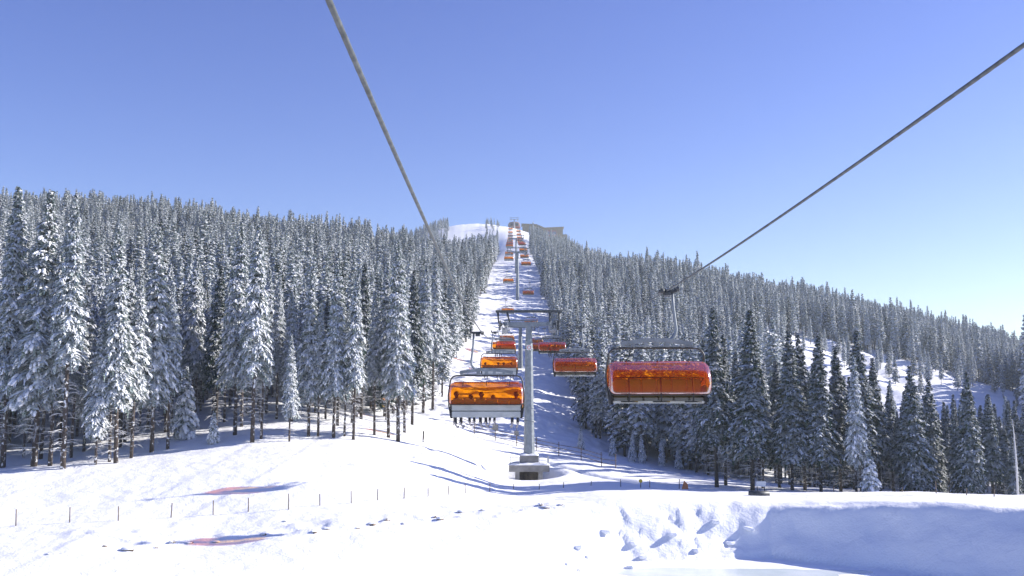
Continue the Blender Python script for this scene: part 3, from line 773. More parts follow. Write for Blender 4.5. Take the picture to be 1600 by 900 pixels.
# concrete table under it
zt = unproj(800, 708, 112)[2]
fd = empty('concrete_foundation', (T1[0], 112, zt)); tag(fd, 'concrete table with snow on top under the nearest lift tower', 'foundation')
b = MB(); b.box(-1.05, 1.05, -.9, .9, -1.25, -.22); bevel(b.build('plinth', [CONC], fd), .03)
b = MB(); b.box(-2.3, 2.25, -1.5, 1.5, -2.0, -1.254); bevel(b.build('slab', [CONC], fd), .04)
for xx in (-1.35, 1.25):
    for yy in (-1.15, 1.15):
        b = MB(); b.box(xx-.24, xx+.24, yy-.24, yy+.24, -4.2, -2.004); b.build('leg', [CONC], fd)
b = MB(); b.box(-1.1, 1.0, .6, .88, -4.2, -2.01); b.build('back_wall', [varied('shaded_rubble', (.035, .032, .028), (.10, .085, .07), 2.5, .95, 0, .05)], fd)  # dark stone, its colour also carrying the shade under the table
def lump_sheet(x0, x1, y0, y1, z, h, nx=22, ny=14, seed=3):
    b = MB(); vs = []
    for j in range(ny+1):
        for i in range(nx+1):
            u, v = i/nx, j/ny; ed = min(1, min(u, 1-u)*9)*min(1, min(v, 1-v)*7); ed = ed**.5
            nz = float(fbm(np.array([u*4.]), np.array([v*3.]), 3, seed)[0])
            vs.append((x0+(x1-x0)*u, y0+(y1-y0)*v, z+h*ed*(1+.3*nz)-.01))
    fs = [(j*(nx+1)+i, j*(nx+1)+i+1, (j+1)*(nx+1)+i+1, (j+1)*(nx+1)+i) for j in range(ny) for i in range(nx)]
    b.add(vs, fs, 0, True); return b
lump_sheet(-2.36, 2.31, -1.56, 1.5, -1.25, .26).build('snow_layer', [PAD], fd)
lump_sheet(-1.1, 1.1, -.95, .95, -.21, .22, 14, 10, 8).build('snow_cap', [PAD], fd)
b = MB()
for sx in (-1, 1):
    p = [(sx*2.15, -1.35), (sx*1.1, -1.35)]; q = [(sx*2.15, -1.35), (sx*2.15, 1.35)]
    for zz in (-1.0, -.38):
        b.tube([(p[1][0], p[1][1], zz), (p[0][0], p[0][1], zz)], .025, 5); b.tube([(q[0][0], q[0][1], zz), (q[1][0], q[1][1], zz)], .025, 5)
    for (xx, yy) in (p[0], p[1], q[1], (sx*2.15, 0)): b.tube([(xx, yy, -1.25), (xx, yy, -.36)], .028, 5)
b.build('railing', [STEEL], fd)

# ------------------------------------------------------------ chair
def arc(c, r, a0, a1, n=6, y=0):
    return [(c[0]+r*math.cos(R(a0+(a1-a0)*k/n)), y, c[1]+r*math.sin(R(a0+(a1-a0)*k/n))) for k in range(n+1)]
def make_chair():
    e = empty('chairlift_chair')
    b = MB()  # hanger
    b.tube([(-.58, 0, -.02), (-.60, 0, -.5), (-.66, 0, -1.05), (-.69, 0, -1.30), (-.66, 0, -1.47), (-.55, 0, -1.62), (-.36, 0, -1.74)], [.045, .048, .052, .056, .06, .06, .06], 8)
    b.build('hanger', [STEEL], e)
    b = MB(); b.box(-.70, -.12, -.08, .08, -.05, .05); b.tube([(-.2, -.33, -.02), (-.2, .33, -.02)], .075, 8); b.box(-.5, -.3, -.2, .2, -.16, -.05)
    for yy in (-.22, .22): b.wheel((-.72, yy, .06), .09, .08, 10)
    b.build('grip', [STEEL_D], e)
    b = MB()  # beam with openings
    zt, zb = -1.62, -1.90
    b.box(-1.18, 1.18, -.07, .07, zb, zb+.05)
    vs = [(-1.2, -.09, zt-.10), (-.35, -.09, zt+.02), (.35, -.09, zt+.02), (1.2, -.09, zt-.10)]
    top = vs+[(x_, .09, z_) for x_, _, z_ in vs]; bot = [(x_, y_, z_-.14) for x_, y_, z_ in top]
    b.add(top+bot, [(0, 1, 5, 4), (1, 2, 6, 5), (2, 3, 7, 6), (8, 12, 13, 9), (9, 13, 14, 10), (10, 14, 15, 11), (0, 8, 9, 1), (1, 9, 10, 2), (2, 10, 11, 3), (4, 5, 13, 12), (5, 6, 14, 13), (6, 7, 15, 14), (0, 4, 12, 8), (3, 11, 15, 7)])
    for x0, x1 in ((-1.2, -1.08), (-.45, -.28), (-.08, .08), (.28, .42), (.72, .85), (1.08, 1.2)): b.box(x0, x1, -.075, .075, zb+.05, zt-.11)
    b.build('crossbeam', [STEEL], e)
    b = MB()  # frame hoop
    pts = [(-1.60, .05, -3.80), (-1.68, -.05, -3.3), (-1.70, -.15, -2.8), (-1.64, -.12, -2.35)]+[(x_, -.05, z_) for x_, _, z_ in arc((-1.32, -2.25), .31, 190, 90)]
    pts += [(-x_, y_, z_) for x_, y_, z_ in reversed(pts)]
    b.tube(pts, .035, 7); b.build('frame_hoop', [STEEL_D], e)
    # bubble: closed cross section swept over x with rounded ends
    prof = [(-.42, -3.22), (-.50, -2.95), (-.46, -2.62), (-.30, -2.40), (-.02, -2.26), (.32, -2.24), (.66, -2.34), (.93, -2.56), (1.10, -2.86), (1.14, -3.12), (1.06, -3.42), (.93, -3.52)]
    xs = [-1.66, -1.655, -1.63, -1.57, -1.47]+[-1.47+2.94*k/8 for k in range(1, 8)]+[1.47, 1.57, 1.63, 1.655, 1.66]
    cy_, cz_ = .32, -2.95
    def shr(x):
        a = abs(x)
        if a <= 1.47: return 1
        t = (a-1.47)/.19; return 1-.30*(1-math.sqrt(max(0, 1-t*t)))
    vs = []; m_ = len(prof)
    for x in xs:
        k = shr(x)
        for (yy, zz) in prof: vs.append((x, cy_+(yy-cy_)*k, cz_+(zz-cz_)*k))
    fs = [(i*m_+j, i*m_+j+1, (i+1)*m_+j+1, (i+1)*m_+j) for i in range(len(xs)-1) for j in range(m_-1)]
    b = MB(); b.add(vs, fs, 0, True)
    n0 = len(xs)
    b.add([vs[j] for j in range(m_)], [tuple(range(m_))]); b.add([vs[(n0-1)*m_+j] for j in range(m_)], [tuple(range(m_))])
    bub = b.build('bubble_hood', [BUB], e)
    b = MB()
    b.tube([(x, cy_+(prof[-1][0]-cy_)*shr(x), cz_+(prof[-1][1]-cz_)*shr(x)-.01) for x in xs], .028, 6)
    b.tube([(x, cy_+(prof[0][0]-cy_)*shr(x), cz_+(prof[0][1]-cz_)*shr(x)-.01) for x in xs], .024, 6)
    b.build('rim', [RUBBER], bub)
    b = MB()
    for xx in (-1.05, 0, 1.05):
        b.tube([(xx, .32, -2.20), (xx, .0, -2.22), (xx, -.27, -2.38)], .018, 5)
    b.build('hood_stay', [RUBBER], bub)
    b = MB(); b.tube([(x, -.02, -2.235) for x in (-1.45, 1.45)], .025, 6); b.build('top_trim', [BTRIM], bub)
    # backrest: back shell
    b = MB(); b.box(-1.55, 1.55, -.30, -.22, -3.50, -3.215); b.box(-1.55, 1.55, -.28, -.20, -3.80, -3.53)
    bevel(b.build('back_shell', [WHITE], e), .02)
    b = MB()
    for k in range(6):
        x0 = -1.53+k*.51; b.box(x0+.01, x0+.50, -.19, -.10, -3.62, -2.98)
    bevel(b.build('backrest', [GREY], e), .03)
    b = MB()
    for k in range(6):
        x0 = -1.53+k*.51; b.box(x0+.01, x0+.50, -.16, .36, -3.70, -3.60)
    bevel(b.build('seat', [GREY], e), .03)
    b = MB(); b.box(-1.55, 1.55, -.18, .38, -3.80, -3.705); bevel(b.build('seat_pan', [WHITE], e), .02)
    b = MB()
    for xx in (-1.56, 1.56): b.box(xx-.05, xx+.05, -.28, .40, -3.84, -3.25)
    bevel(b.build('side_bracket', [RUBBER], e), .02)
    # restraint bar with foot rests
    b = MB(); b.tube([(-1.05, .82, -2.95), (1.05, .82, -2.95)], .025, 6)
    for xx in (-1.05, 0, 1.05):
        b.tube([(xx, .82, -2.95), (xx, .98, -3.4), (xx, .95, -3.74)], .03, 6); b.tube([(xx-.28, .95, -3.74), (xx+.28, .95, -3.74)], .025, 6)
    for xx in (-1.5, 1.5): b.tube([(xx, -.1, -3.1), (xx*.99, .5, -2.95), (xx*.7, .82, -2.95)], .022, 6)
    b.build('restraint_bar', [RUBBER], e)
    return e
chair0 = make_chair()

# ------------------------------------------------------------ seated skier
def make_body(jm, seed, lean=0.0):
    r = random.Random(seed)
    me = bpy.data.meshes.new('person_skeleton'); ob = bpy.data.objects.new('tmp', me); C.objects.link(ob)
    V = [(0, 0, .12), (0, .0, .30), (0, .02, .50), (0, .03, .58), (0, .05, .66), (0, .07, .76), (0, .07, .84)]
    E = [(0, 1), (1, 2), (2, 3), (3, 4), (4, 5), (5, 6)]
    RD = [.17, .16, .165, .09, .065, .105, .07]
    for s in (-1, 1):
        b0 = len(V)
        V += [(s*.10, .05, .10), (s*.12, .45, .10), (s*.12, .50, -.30), (s*.12, .50, -.42), (s*.12, .66, -.46)]; RD += [.11, .085, .07, .075, .06]
        E += [(0, b0), (b0, b0+1), (b0+1, b0+2), (b0+2, b0+3), (b0+3, b0+4)]
        b1 = len(V)
        V += [(s*.19, .02, .50), (s*.25, .10, .27), (s*.18, .34, .24), (s*.16, .42, .24)]; RD += [.075, .06, .05, .045]
        E += [(2, b1), (b1, b1+1), (b1+1, b1+2), (b1+2, b1+3)]
    me.from_pydata(V, E, []); sk = ob.modifiers.new('s', 'SKIN')
    for i, v in enumerate(me.skin_vertices[0].data): v.radius = (RD[i], RD[i]*(.8 if i in (1, 2) else 1)); v.use_root = (i == 0)
    sb = ob.modifiers.new('u', 'SUBSURF'); sb.levels = 2
    dg = bpy.context.evaluated_depsgraph_get(); m2 = bpy.data.meshes.new_from_object(ob.evaluated_get(dg)); bpy.data.objects.remove(ob)
    m2.name = 'person'
    m2.materials.clear()
    for m in (jm, TR, SKIN): m2.materials.append(m)
    for p in m2.polygons:
        c = p.center; p.material_index = 2 if (c.z > .66 and c.y > .1 and c.z < .80) else (1 if c.z < .18 else 0); p.use_smooth = True
    return m2
BODY = [make_body(JK[k], k) for k in range(3)]
def helmet_mesh():
    bm = bmesh.new(); bmesh.ops.create_uvsphere(bm, u_segments=14, v_segments=10, radius=.125)
    bmesh.ops.delete(bm, geom=[v for v in bm.verts if v.co.z < -.05 and v.co.y > -.03], context='VERTS')
    for v in bm.verts: v.co.y *= 1.12
    me = bpy.data.meshes.new('helmet'); bm.to_mesh(me); bm.free(); me.materials.append(HELM)
    for p in me.polygons: p.use_smooth = True
    return me
HM = helmet_mesh()
def ski_mesh():
    b = MB(); pts = [(-.05, -.75), (.05, -.75), (.035, 0), (.05, .75)]
    vs = []; yy = [-.72, -.3, .2, .7, .86, .98]; zz = [0, 0, 0, 0, .06, .15]; ww = [.05, .036, .034, .05, .045, .015]
    for y_, z_, w_ in zip(yy, zz, ww): vs += [(-w_, y_, z_), (w_, y_, z_), (w_, y_, z_+.018), (-w_, y_, z_+.018)]
    fs = [(0, 1, 2, 3), (23, 22, 21, 20)]
    for i in range(5):
        for k in range(4): fs.append((i*4+k, (i+1)*4+k, (i+1)*4+(k+1) % 4, i*4+(k+1) % 4))
    b.add(vs, fs); o = b.build('ski', [SKI]); m = o.data; bpy.data.objects.remove(o); return m
SM = ski_mesh()
def goggles_mesh():
    b = MB(); b.tube([(-.08, .13, 0), (-.03, .165, 0), (.03, .165, 0), (.08, .13, 0)], .032, 6); o = b.build('goggles', [RUBBER]); m = o.data; bpy.data.objects.remove(o); return m
GM = goggles_mesh()
def person(root, rz, xloc, k, label, group, s=1.0, board=False):
    Mx = Matrix.Translation(root) @ Matrix.Rotation(rz, 4, 'Z')
    p = Mx @ Vector((xloc, .0, -3.60+.0))
    o = link(bpy.data.objects.new('person', BODY[k])); o.location = p; o.rotation_euler = (0, random.uniform(-.05, .05), rz+random.uniform(-.08, .08)); o.scale = (s, s, s)
    h = link(bpy.data.objects.new('helmet', HM), o); h.location = (0, .065, .80)
    g = link(bpy.data.objects.new('goggles', GM), o); g.location = (0, .045, .775)
    if board:
        q = link(bpy.data.objects.new('snowboard', SM), o); q.location = (0, .58, -.54); q.scale = (3, .85, 1.2); q.rotation_euler = (0, 0, R(75))
    else:
        for sx in (-.12, .12):
            q = link(bpy.data.objects.new('ski', SM), o); q.location = (sx, .60, -.54); q.rotation_euler = (R(-12), 0, 0)
    tag(o, label, 'person', group); return o

UPL = ['nearest orange-hooded chair going uphill, five skiers seen from behind through the hood',
 'second orange-hooded chair going uphill, just above the crossbeam of the nearest one',
 'third chair going uphill, its reddish hood overlapping the top of the second',
 'fourth chair going uphill, mostly hidden behind the third',
 'full orange chair going uphill directly below the left arm of the nearest tower']
DNL = ['nearest big red empty chair coming downhill in front of the right forest',
 'second red empty chair coming downhill, right of the nearest tower mast',
 'third chair coming downhill, bright orange hood left of the second red one',
 'fourth red chair coming downhill, half hidden by the nearest tower mast',
 'fifth red chair coming downhill, small, close above the fourth']
ORD = ['first', 'second', 'third', 'fourth', 'fifth', 'sixth', 'seventh', 'eighth', 'ninth', 'tenth', 'eleventh', 'twelfth', 'thirteenth', 'fourteenth', 'fifteenth', 'sixteenth', 'seventeenth', 'eighteenth', 'nineteenth', 'twentieth']
used = False
chairs = {}
for side in (0, 1):
    k = 0; Y = 44.0 if side == 0 else 33.0
    while Y < 775:
        zz = rope_z(Y, side == 1)
        X = (XL+.2) if side == 0 else (XR-.36); rz = 0 if side == 0 else math.pi
        if not used: e = chair0; used = True
        else: e = copy_tree(chair0)
        e.location = (X, Y, zz); e.rotation_euler = (0, 0, rz)
        labs = UPL if side == 0 else DNL
        lab = labs[k] if k < len(labs) else '%s chair up the piste on the %s rope, counted from the camera, tiny orange hood' % (ORD[k], 'uphill' if side == 0 else 'downhill')
        tag(e, lab, 'chairlift chair', 'chairs riding uphill' if side == 0 else 'chairs coming downhill')
        chairs[(side, k)] = e
        if side == 1:
            for ch in e.children:
                if ch.name.startswith('bubble_hood'): ch.scale = (1, 1, .86); ch.location = (0, 0, -.48)
        k += 1; Y += 44.0 if side == 0 else 43.0
rt = chairs[(0, 0)].location
for xl, kk, s, lab in ((-1.33, 0, 1.05, 'tall skier leaning at the left end of the nearest uphill chair'), (-.70, 0, .9, 'small helmeted skier second from left on the nearest uphill chair'),
                  (-.20, 1, 1.03, 'skier with raised head in the middle of the nearest uphill chair'), (.28, 0, .88, 'smallest rider right of middle on the nearest uphill chair'),
                  (1.32, 2, 1.05, 'rider alone at the right end of the nearest uphill chair')):
    person(rt, 0, xl, kk, lab, 'riders on the nearest uphill chair', s)
rt = chairs[(0, 1)].location
for xl, kk, lab in ((-1.25, 0, 'rider at the left end of the second uphill chair'), (-.1, 1, 'rider left of middle on the second uphill chair'), (.38, 0, 'rider right of middle on the second uphill chair'), (1.1, 0, 'rider near the right end of the second uphill chair')):
    person(rt, 0, xl, kk, lab, 'riders on the second uphill chair', .97)
rt = chairs[(0, 2)].location
for xl, kk, lab in ((-1.0, 0, 'left of two riders on the third uphill chair'), (-.45, 1, 'right of two riders on the third uphill chair')):
    person(rt, 0, xl, kk, lab, 'riders on the third uphill chair')
rt = chairs[(0, 4)].location
for q in range(6):
    person(rt, 0, -1.28+q*.51, q % 3, '%s of six riders from the left on the full orange chair' % ORD[q], 'riders on the full orange chair')
rt = chairs[(1, 2)].location
for xl, lab in ((.3, 'left of two dark riders on the third downhill chair'), (-.4, 'right of two dark riders on the third downhill chair')):
    person(rt, math.pi, xl, 0, lab, 'riders on the third downhill chair')

# ------------------------------------------------------------ wooden rail fence
fp = [(709, 678, 657), (741, 679, 654), (774, 681, 655), (807, 683, 659), (838, 685, 671), (873, 691, 667), (908, 697, 676), (940, 704, 683), (962, 708, 688)]
FY = [131, 130, 129, 128, 127, 125, 123, 121, 119]
pp = []
for (px, yb, yt), Y in zip(fp, FY):
    x, y, z = ground_at(px, Y); pp.append((x, y, z, 1.75))
org = pp[0]
fe = empty('rail_fence', org[:3]); tag(fe, 'brown wooden rail fence crossing the piste behind the nearest tower', 'fence')
for i, (x, y, z, h) in enumerate(pp):
    b = MB(); tl = random.uniform(-.05, .05); b.tube([(x-org[0], y-org[1], z-org[2]-.5), (x-org[0]+tl, y-org[1], z-org[2]+h)], .055, 6); b.build('post', [WOOD], fe)
for lv in (.45, .95, 1.4):
    for i in range(len(pp)-1):
        if lv == 1.4 and i > 6: continue
        a, c = pp[i], pp[i+1]
        b = MB(); b.tube([(a[0]-org[0]-.1, a[1]-org[1]-.07, a[2]-org[2]+lv+random.uniform(-.04, .04)), (c[0]-org[0]+.1, c[1]-org[1]-.07, c[2]-org[2]+lv+random.uniform(-.04, .04))], .042, 6)
        b.build('rail', [WOOD], fe)
b = MB(); b.tube([(.05, -.1, -.2), (-.0, -.1, .9)], .04, 5); 
for (i, lab) in ((2, 'grey notice board on a post at the rail fence, left of the mast and larger'), (3, 'small grey notice board at the rail fence close to the tower mast')):
    x, y, z, h = pp[i]; e = empty('notice_board', (x, y-.15, z)); tag(e, lab, 'sign', 'notice boards at the rail fence')
    b = MB(); b.tube([(0, 0, -.3), (0, 0, 2.2 if i == 3 else 2.7)], .045, 6); b.build('post', [WOOD], e)
    s = .38 if i == 2 else .3
    b = MB(); b.box(-s, s, -.09, -.05, 1.35, 1.35+2*s); b.build('panel', [CONC], e)

# ------------------------------------------------------------ thin fence posts
posts = [(25,821,24),(109,816,22),(185,813,21),(267,809,21),(333,804,21),(388,799,20),(451,795,23),(500,789,17),(549,785,18),(590,781,16),(631,778,16),(669,775,13),(700,772,13),(727,770,14),(765,767,12),(802,762,8),(842,761,8),(880,758,8),(923,757,7),(970,759,11),(1015,759,11),(1061,760,14),(1303,766,9),(1409,768,7),(1463,770,18),(1510,773,10),(1553,775,10)]
pn = [0]
for px, yb, hp in posts:
    x, y, z = hit(px, yb+1, 62, 100); h = max(.45, hp*y/F*1.04)
    b = MB(); tx, ty = random.uniform(-.04, .07), random.uniform(-.03, .03)
    b.tube([(0, 0, -.35), (tx, ty, h)], [.045, .04], 6); o = b.build('fence_post', [WOOD]); o.location = (x, y, z)
    zone = ('leftmost posts of the thin post row in front of the left forest' if px < 300 else '')
    i = pn[0]; pn[0] += 1
    if i < 15: lab = 'thin brown stake, %s from the left in the row along the pond shore' % ORD[i]
    elif i < 22: lab = 'short thin stake, %s of the short ones counted from below the tower pit rightwards' % ORD[i-15]
    else: lab = 'short stake on the crest of the right bank, %s from the left there' % ORD[i-22]
    tag(o, lab, 'fence post', 'thin stakes round the pond')
# yellow marker
x, y, z = hit(1001, 760, 62, 100)
e = empty('marker_sign', (x, y, z)); tag(e, 'yellow marker disc on a short post right of the tower pit', 'sign')
b = MB(); b.tube([(0, 0, -.3), (0, 0, .75)], .045, 6); b.build('post', [WOOD], e)
b = MB(); b.tube([(0, -.08, .66), (0, -.04, .66)], .19, 16, 0, True, False); b.build('disc', [YEL], e)
# orange mat over a snowy mound
x, y, z = hit(1070, 756, 62, 125)
y = 99.0; x, y, z = ground_at(1070, y)
b = MB(); b.add([(-.3, 0, 0), (.35, -.1, -.1), (.3, -.05, .5), (-.05, 0, .85), (-.3, .09, 0), (.35, -.01, -.1), (.3, .04, .5), (-.05, .09, .85)], [(0, 1, 2, 3), (7, 6, 5, 4), (0, 4, 5, 1), (1, 5, 6, 2), (2, 6, 7, 3), (3, 7, 4, 0)])
o = b.build('safety_mat', [ORG]); o.location = (x, y, z); tag(o, 'orange mat standing up in the snow left of the big spruce row', 'mat')
def rock(x, y, z, sx, sy, sz, seed, label, snow=True, grp='stones along the pond shore', m=STONE):
    bm = bmesh.new(); bmesh.ops.create_icosphere(bm, subdivisions=3, radius=1); r = np.random.default_rng(seed)
    co = np.array([v.co[:] for v in bm.verts]); d = 1+.28*fbm(co[:, 0]*1.3+seed, co[:, 1]*1.3+co[:, 2], 3, seed)
    d = np.round(d*6)/6*.5+d*.5
    for v, k in zip(bm.verts, d): v.co = Vector((v.co.x*sx*k, v.co.y*sy*k, v.co.z*sz*k))
    me = bpy.data.meshes.new('rock'); bm.to_mesh(me); bm.free(); me.materials.append(m); 
    o = link(bpy.data.objects.new('rock', me)); o.location = (x, y, z); o.rotation_euler = (0, 0, r.uniform(0, 3))
    tag(o, label, 'rock', grp)
    if snow:
        bm = bmesh.new(); bmesh.ops.create_icosphere(bm, subdivisions=3, radius=1)
        co = np.array([v.co[:] for v in bm.verts]); d2 = 1+.2*fbm(co[:, 0]*1.1+seed, co[:, 1]*1.1, 2, seed+5)
        for v, k in zip(bm.verts, d2): v.co = Vector((v.co.x*sx*1.12*k, v.co.y*sy*1.15*k, (v.co.z*(.55 if v.co.z > 0 else .2))*sz*k+sz*.55))
        me = bpy.data.meshes.new('snow_cap'); bm.to_mesh(me); bm.free(); me.materials.append(PAD)
        for p in me.polygons: p.use_smooth = True
        c = link(bpy.data.objects.new('snow_cap', me), o); c.location = (0, .1, 0)
rk = [(200, 860, .52, .26, 'brown stone, largest, lying low at the left of the pond shore'),
 (77, 866, .2, .12, 'small dark stone furthest left on the pond shore'), (164, 855, .2, .14, 'small stone just left of the largest brown one'),
 (245, 857, .22, .12, 'little flat stone right of the largest brown one'), (270, 848, .28, .17, 'snow-capped stone touching the lower chair shadow on its left'),
 (298, 849, .38, .12, 'long thin dark stone inside the lower chair shadow'), (338, 848, .32, .14, 'pointed dark stone in the middle of the lower chair shadow'),
 (413, 836, .26, .16, 'stone right of the lower chair shadow, under the sixth stake'), (446, 815, .24, .15, 'brown stone lying alone below the seventh stake'),
 (492, 832, .28, .17, 'light brown stone below the eighth stake'), (510, 828, .34, .2, 'dark slanted stone beside the light brown one'),
 (559, 826, .2, .12, 'small stone left of the row of brown slabs'), (583, 820, .42, .2, 'brown slab-like stone in the middle of the shore'),
 (604, 813, .32, .18, 'snow-topped stone just above the brown slab'), (632, 819, .26, .14, 'small dark stone right of the brown slab'),
 (688, 812, .34, .22, 'dark stone leaning right on the shore below the thirteenth stake'), (680, 809, .22, .16, 'stone with a white cap left of the leaning one'),
 (721, 801, .36, .2, 'flat bluish stone left of the tower pit'), (755, 797, .26, .14, 'small stone below the tower, left'),
 (815, 798, .22, .12, 'tiny stone below the tower pit'), (852, 793, .42, .2, 'pale boulder below and right of the tower pit'), (846, 789, .25, .18, 'smaller stone against the pale boulder'), (876, 790, .2, .12, 'last small stone of the shore on the right')]
for n_, (px, py, sx, sz, lab) in enumerate(rk):
    x, y, z = hit(px, py, 56, 110); rock(x, y, z-.04, sx*.85, sx*.6, sz*.9, 100+n_, lab)
# broken ice slabs on the pond bank
sl_ = sorted([(905, 858), (925, 872), (945, 832), (992, 850), (1005, 872), (1120, 818), (1168, 832), (1050, 838), (985, 888), (890, 884), (1088, 862), (1140, 850)])
for n_, (px, py) in enumerate(sl_):
    x, y, z = hit(px, py, 56, 110)
    b = MB(); r = random.Random(n_*7+1); n = 6; w1 = r.uniform(.3, .7); d1 = r.uniform(.25, .5)
    top = [(w1*math.cos(6.283*k/n+.3)*r.uniform(.7, 1.2), d1*math.sin(6.283*k/n+.3)*r.uniform(.7, 1.2), .16+r.uniform(-.02, .02)) for k in range(n)]
    b.add(top+[(a_, c_, -.1) for a_, c_, _ in top], [tuple(range(n)), tuple(range(2*n-1, n-1, -1))]+[(k, n+k, n+(k+1) % n, (k+1) % n) for k in range(n)])
    o = bevel(b.build('ice_block', [PAD]), .05); o.location = (x, y, z+.02); o.rotation_euler = (r.uniform(-.2, .05), r.uniform(-.15, .15), r.uniform(0, 3))
    tag(o, 'snow-covered ice block on the sunny pond bank, %s from the left' % ORD[n_], 'ice block', 'ice blocks on the pond bank')
# culvert and small white box by the big spruce
x, y, z = ground_at(1186, 88.5)
b = MB(); b.tube([(-.9, 0, 0), (.9, 0, 0)], .28, 14); o = b.build('culvert_pipe', [STEEL_D]); o.location = (x, y, z+.12); tag(o, 'dark pipe end poking from the snow at the top of the bank', 'pipe')
x, y, z = ground_at(1189, 95)
e = empty('control_box', (x, y, z)); tag(e, 'small pale box on legs below the tall spruce', 'box')
b = MB(); b.box(-.45, .45, -.2, .2, .45, .95); bevel(b.build('cabinet', [SIGNW], e), .02)
for sx in (-.35, .35):
    b = MB(); b.box(sx-.04, sx+.04, -.04, .04, -.6, .448); b.build('leg', [STEEL_D], e)
# stakes in the snow by the forest corner
x, y, z = hit(661, 691, 80, 200)
b = MB(); b.tube([(0, 0, -.3), (.05, 0, 1.25)], .09, 7); o = b.build('tree_stump', [BARK]); o.location = (x, y, z); tag(o, 'short dark stump standing alone right of the left forest corner', 'stump')

# ------------------------------------------------------------ summit buildings
def zc(py, Y): return unproj(800, py, Y)[2]
def xc(px, py, Y): return unproj(px, py, Y)[0]
Yh = 890
zb_ = zc(374, Yh)
hx = xc(846, 365, Yh)
hu = empty('mountain_hut', (hx, Yh, zb_)); tag(hu, 'long olive-brown wooden mountain hut on the summit right of the lift', 'building')
s_px = Yh/F
zt1 = zc(350.5, Yh)-zb_; zt2 = zc(356.5, Yh)-zb_; zt3 = zc(355.5, Yh)-zb_
xa, xb, xc_, xd = (816-846)*s_px, (838-846)*s_px, (851-846)*s_px, (880-846)*s_px
b = MB()
pr = [(xa, zt1), (xb, zt1-.6), (xc_, zt2-.2), (xd, zt3)]
vs = [(x_, 0, 0) for x_, _ in pr]+[(x_, 0, z_) for x_, z_ in pr]+[(x_, 12, 0) for x_, _ in pr]+[(x_, 12, z_) for x_, z_ in pr]
fs = [(i, i+1, 5+i, 4+i) for i in range(3)]+[(9+i, 8+i, 12+i, 13+i) for i in range(3)]+[(0, 4, 12, 8), (3, 11, 15, 7)]+[(4+i, 5+i, 13+i, 12+i) for i in range(3)]
b.add(vs, fs); b.build('wall', [HUTW], hu)
b = MB()
vs = []
for y_ in (-1.6, 13):
    for off in (.02, .55): vs += [(x_+(-1 if i == 0 else 1 if i == 3 else 0), y_, z_+off) for i, (x_, z_) in enumerate(pr)]
fs = [(i, i+1, 5+i, 4+i) for i in range(3)]+[(9+i, 8+i, 12+i, 13+i) for i in range(3)]+[(0, 4, 12, 8), (3, 11, 15, 7)]+[(4+i, 5+i, 13+i, 12+i) for i in range(3)]+[(i+1, i, 8+i, 9+i) for i in range(3)]
b.add(vs, fs); b.build('roof', [HUTW], hu)
b = MB(); b.box(xc_+.3, xd-6, -.35, -.02, .5, zt2-2.2); b.build('red_wall', [HUTR], hu)
for k in range(3):
    x0 = xc_+1.6+k*3.1; b = MB(); b.box(x0, x0+2.7, -.52, -.36, zt2-6.0, zt2-3.2); w_ = b.build('window', [GLASS], hu)
    b = MB(); b.box(x0-.12, x0+2.82, -.44, -.355, zt2-6.15, zt2-6.0); b.build('sill', [SIGNW], w_)
b = MB(); b.box(xd+.05, xd+4.2, 1, 9, 0, zc(366, Yh)-zb_); b.build('annex', [HUTW], hu)
# summit station
Ys_ = 876; zs_ = zc(360, Ys_); xs_ = (XL+XR)/2
st_ = empty('summit_station', (xs_, Ys_, zs_)); tag(st_, 'round-hooded top station of the chairlift behind the last tower', 'lift station')
b = MB(); n = 18; vs = []
for (z_, rx, ry) in ((1.8, 4.6, 7), (2.2, 5.4, 8), (5.2, 5.6, 8.2), (6.6, 4.6, 7.4), (7.2, 2.5, 5)):
    for k in range(n):
        a_ = 2*math.pi*k/n; cx_ = math.copysign(abs(math.cos(a_))**.6, math.cos(a_)); sy_ = math.copysign(abs(math.sin(a_))**.6, math.sin(a_)); vs.append((rx*cx_, ry*sy_, z_))
b.add(vs, [(i*n+k, i*n+(k+1) % n, (i+1)*n+(k+1) % n, (i+1)*n+k) for i in range(4) for k in range(n)]+[tuple(range(n-1, -1, -1)), tuple(4*n+k for k in range(n))]); b.build('housing', [varied('brown_cladding', (.10, .06, .055), (.18, .10, .08), .5, .6)], st_)
for sx in (-1, 1):
    b = MB(); b.box(sx*3.3-.35, sx*3.3+.35, -4, -3.3, -2, 1.79); b.build('support', [CONC], st_)
    b = MB(); b.box(sx*2.7-1.3, sx*2.7+1.3, -8.32, -8.22, 2.8, 5.0); b.build('opening_shade', [RUBBER], st_)  # black slabs stand in for the shade inside the openings
b = MB(); b.box(-4.5, 4.5, -2, 2, -2, -1); 
b = MB(); b.box(-3.6, 3.6, 2, 8, -2.5, 1.79); b.build('base_block', [CONC], st_)

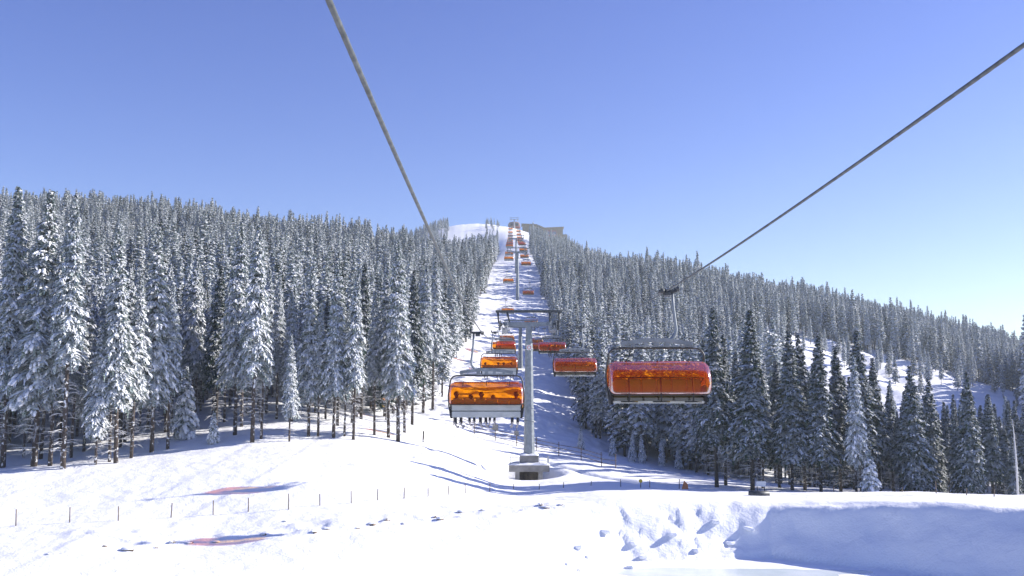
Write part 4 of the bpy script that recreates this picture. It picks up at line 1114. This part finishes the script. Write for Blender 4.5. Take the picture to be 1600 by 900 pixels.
# ------------------------------------------------------------ air
b = MB(); b.box(-4700, 4700, -75, 2560, -105, 190)
hm = bpy.data.materials.new('thin_haze'); hm.use_nodes = True; hm.node_tree.nodes.clear()
ho = N(hm, 'ShaderNodeOutputMaterial'); hv = N(hm, 'ShaderNodeVolumePrincipled')
hv.inputs['Color'].default_value = (.78, .90, 1.0, 1); hv.inputs['Density'].default_value = HAZE; hv.inputs['Anisotropy'].default_value = .2
hm.node_tree.links.new(hv.outputs[0], ho.inputs['Volume'])
haze = b.build('haze', [hm]); tag(haze, kind='stuff')

# ------------------------------------------------------------ world, sun, camera
SUNV = Vector((2.0, .45, 1.0)).normalized()
el = math.asin(SUNV.z); az = math.atan2(SUNV.x, SUNV.y)
wd_ = bpy.data.worlds.new('World'); sc.world = wd_; wd_.use_nodes = True; nt = wd_.node_tree
bg = nt.nodes['Background']; sky = nt.nodes.new('ShaderNodeTexSky'); sky.sky_type = 'NISHITA'; sky.sun_disc = False
sky.sun_elevation = el; sky.sun_rotation = az; sky.altitude = 1200; sky.air_density = 1.0; sky.dust_density = .6; sky.ozone_density = 2.0
hs = nt.nodes.new('ShaderNodeHueSaturation'); hs.inputs['Hue'].default_value = .530; hs.inputs['Saturation'].default_value = 1.26
nt.links.new(sky.outputs[0], hs.inputs['Color']); nt.links.new(hs.outputs[0], bg.inputs['Color']); bg.inputs['Strength'].default_value = .096
sd = bpy.data.lights.new('sun', 'SUN'); sd.energy = 5.0; sd.angle = R(.53); sd.color = (1.0, .94, .86)
so = bpy.data.objects.new('sun', sd); C.objects.link(so); so.rotation_euler = SUNV.to_track_quat('Z', 'Y').to_euler()
cd = bpy.data.cameras.new('camera'); cam = bpy.data.objects.new('camera', cd); C.objects.link(cam)
cd.sensor_width = 36; cd.lens = 36*F/1600; cd.clip_start = .1; cd.clip_end = 12000
cam.location = (0, 0, 0); cam.rotation_euler = (math.pi/2+TH, 0, 0); sc.camera = cam
sc.view_settings.view_transform = 'Standard'; sc.view_settings.look = 'None'; sc.view_settings.exposure = 1.0; sc.view_settings.gamma = 1
sc.cycles.max_bounces = 6; sc.cycles.diffuse_bounces = 3; sc.cycles.transparent_max_bounces = 16
sc.cycles.use_denoising = True
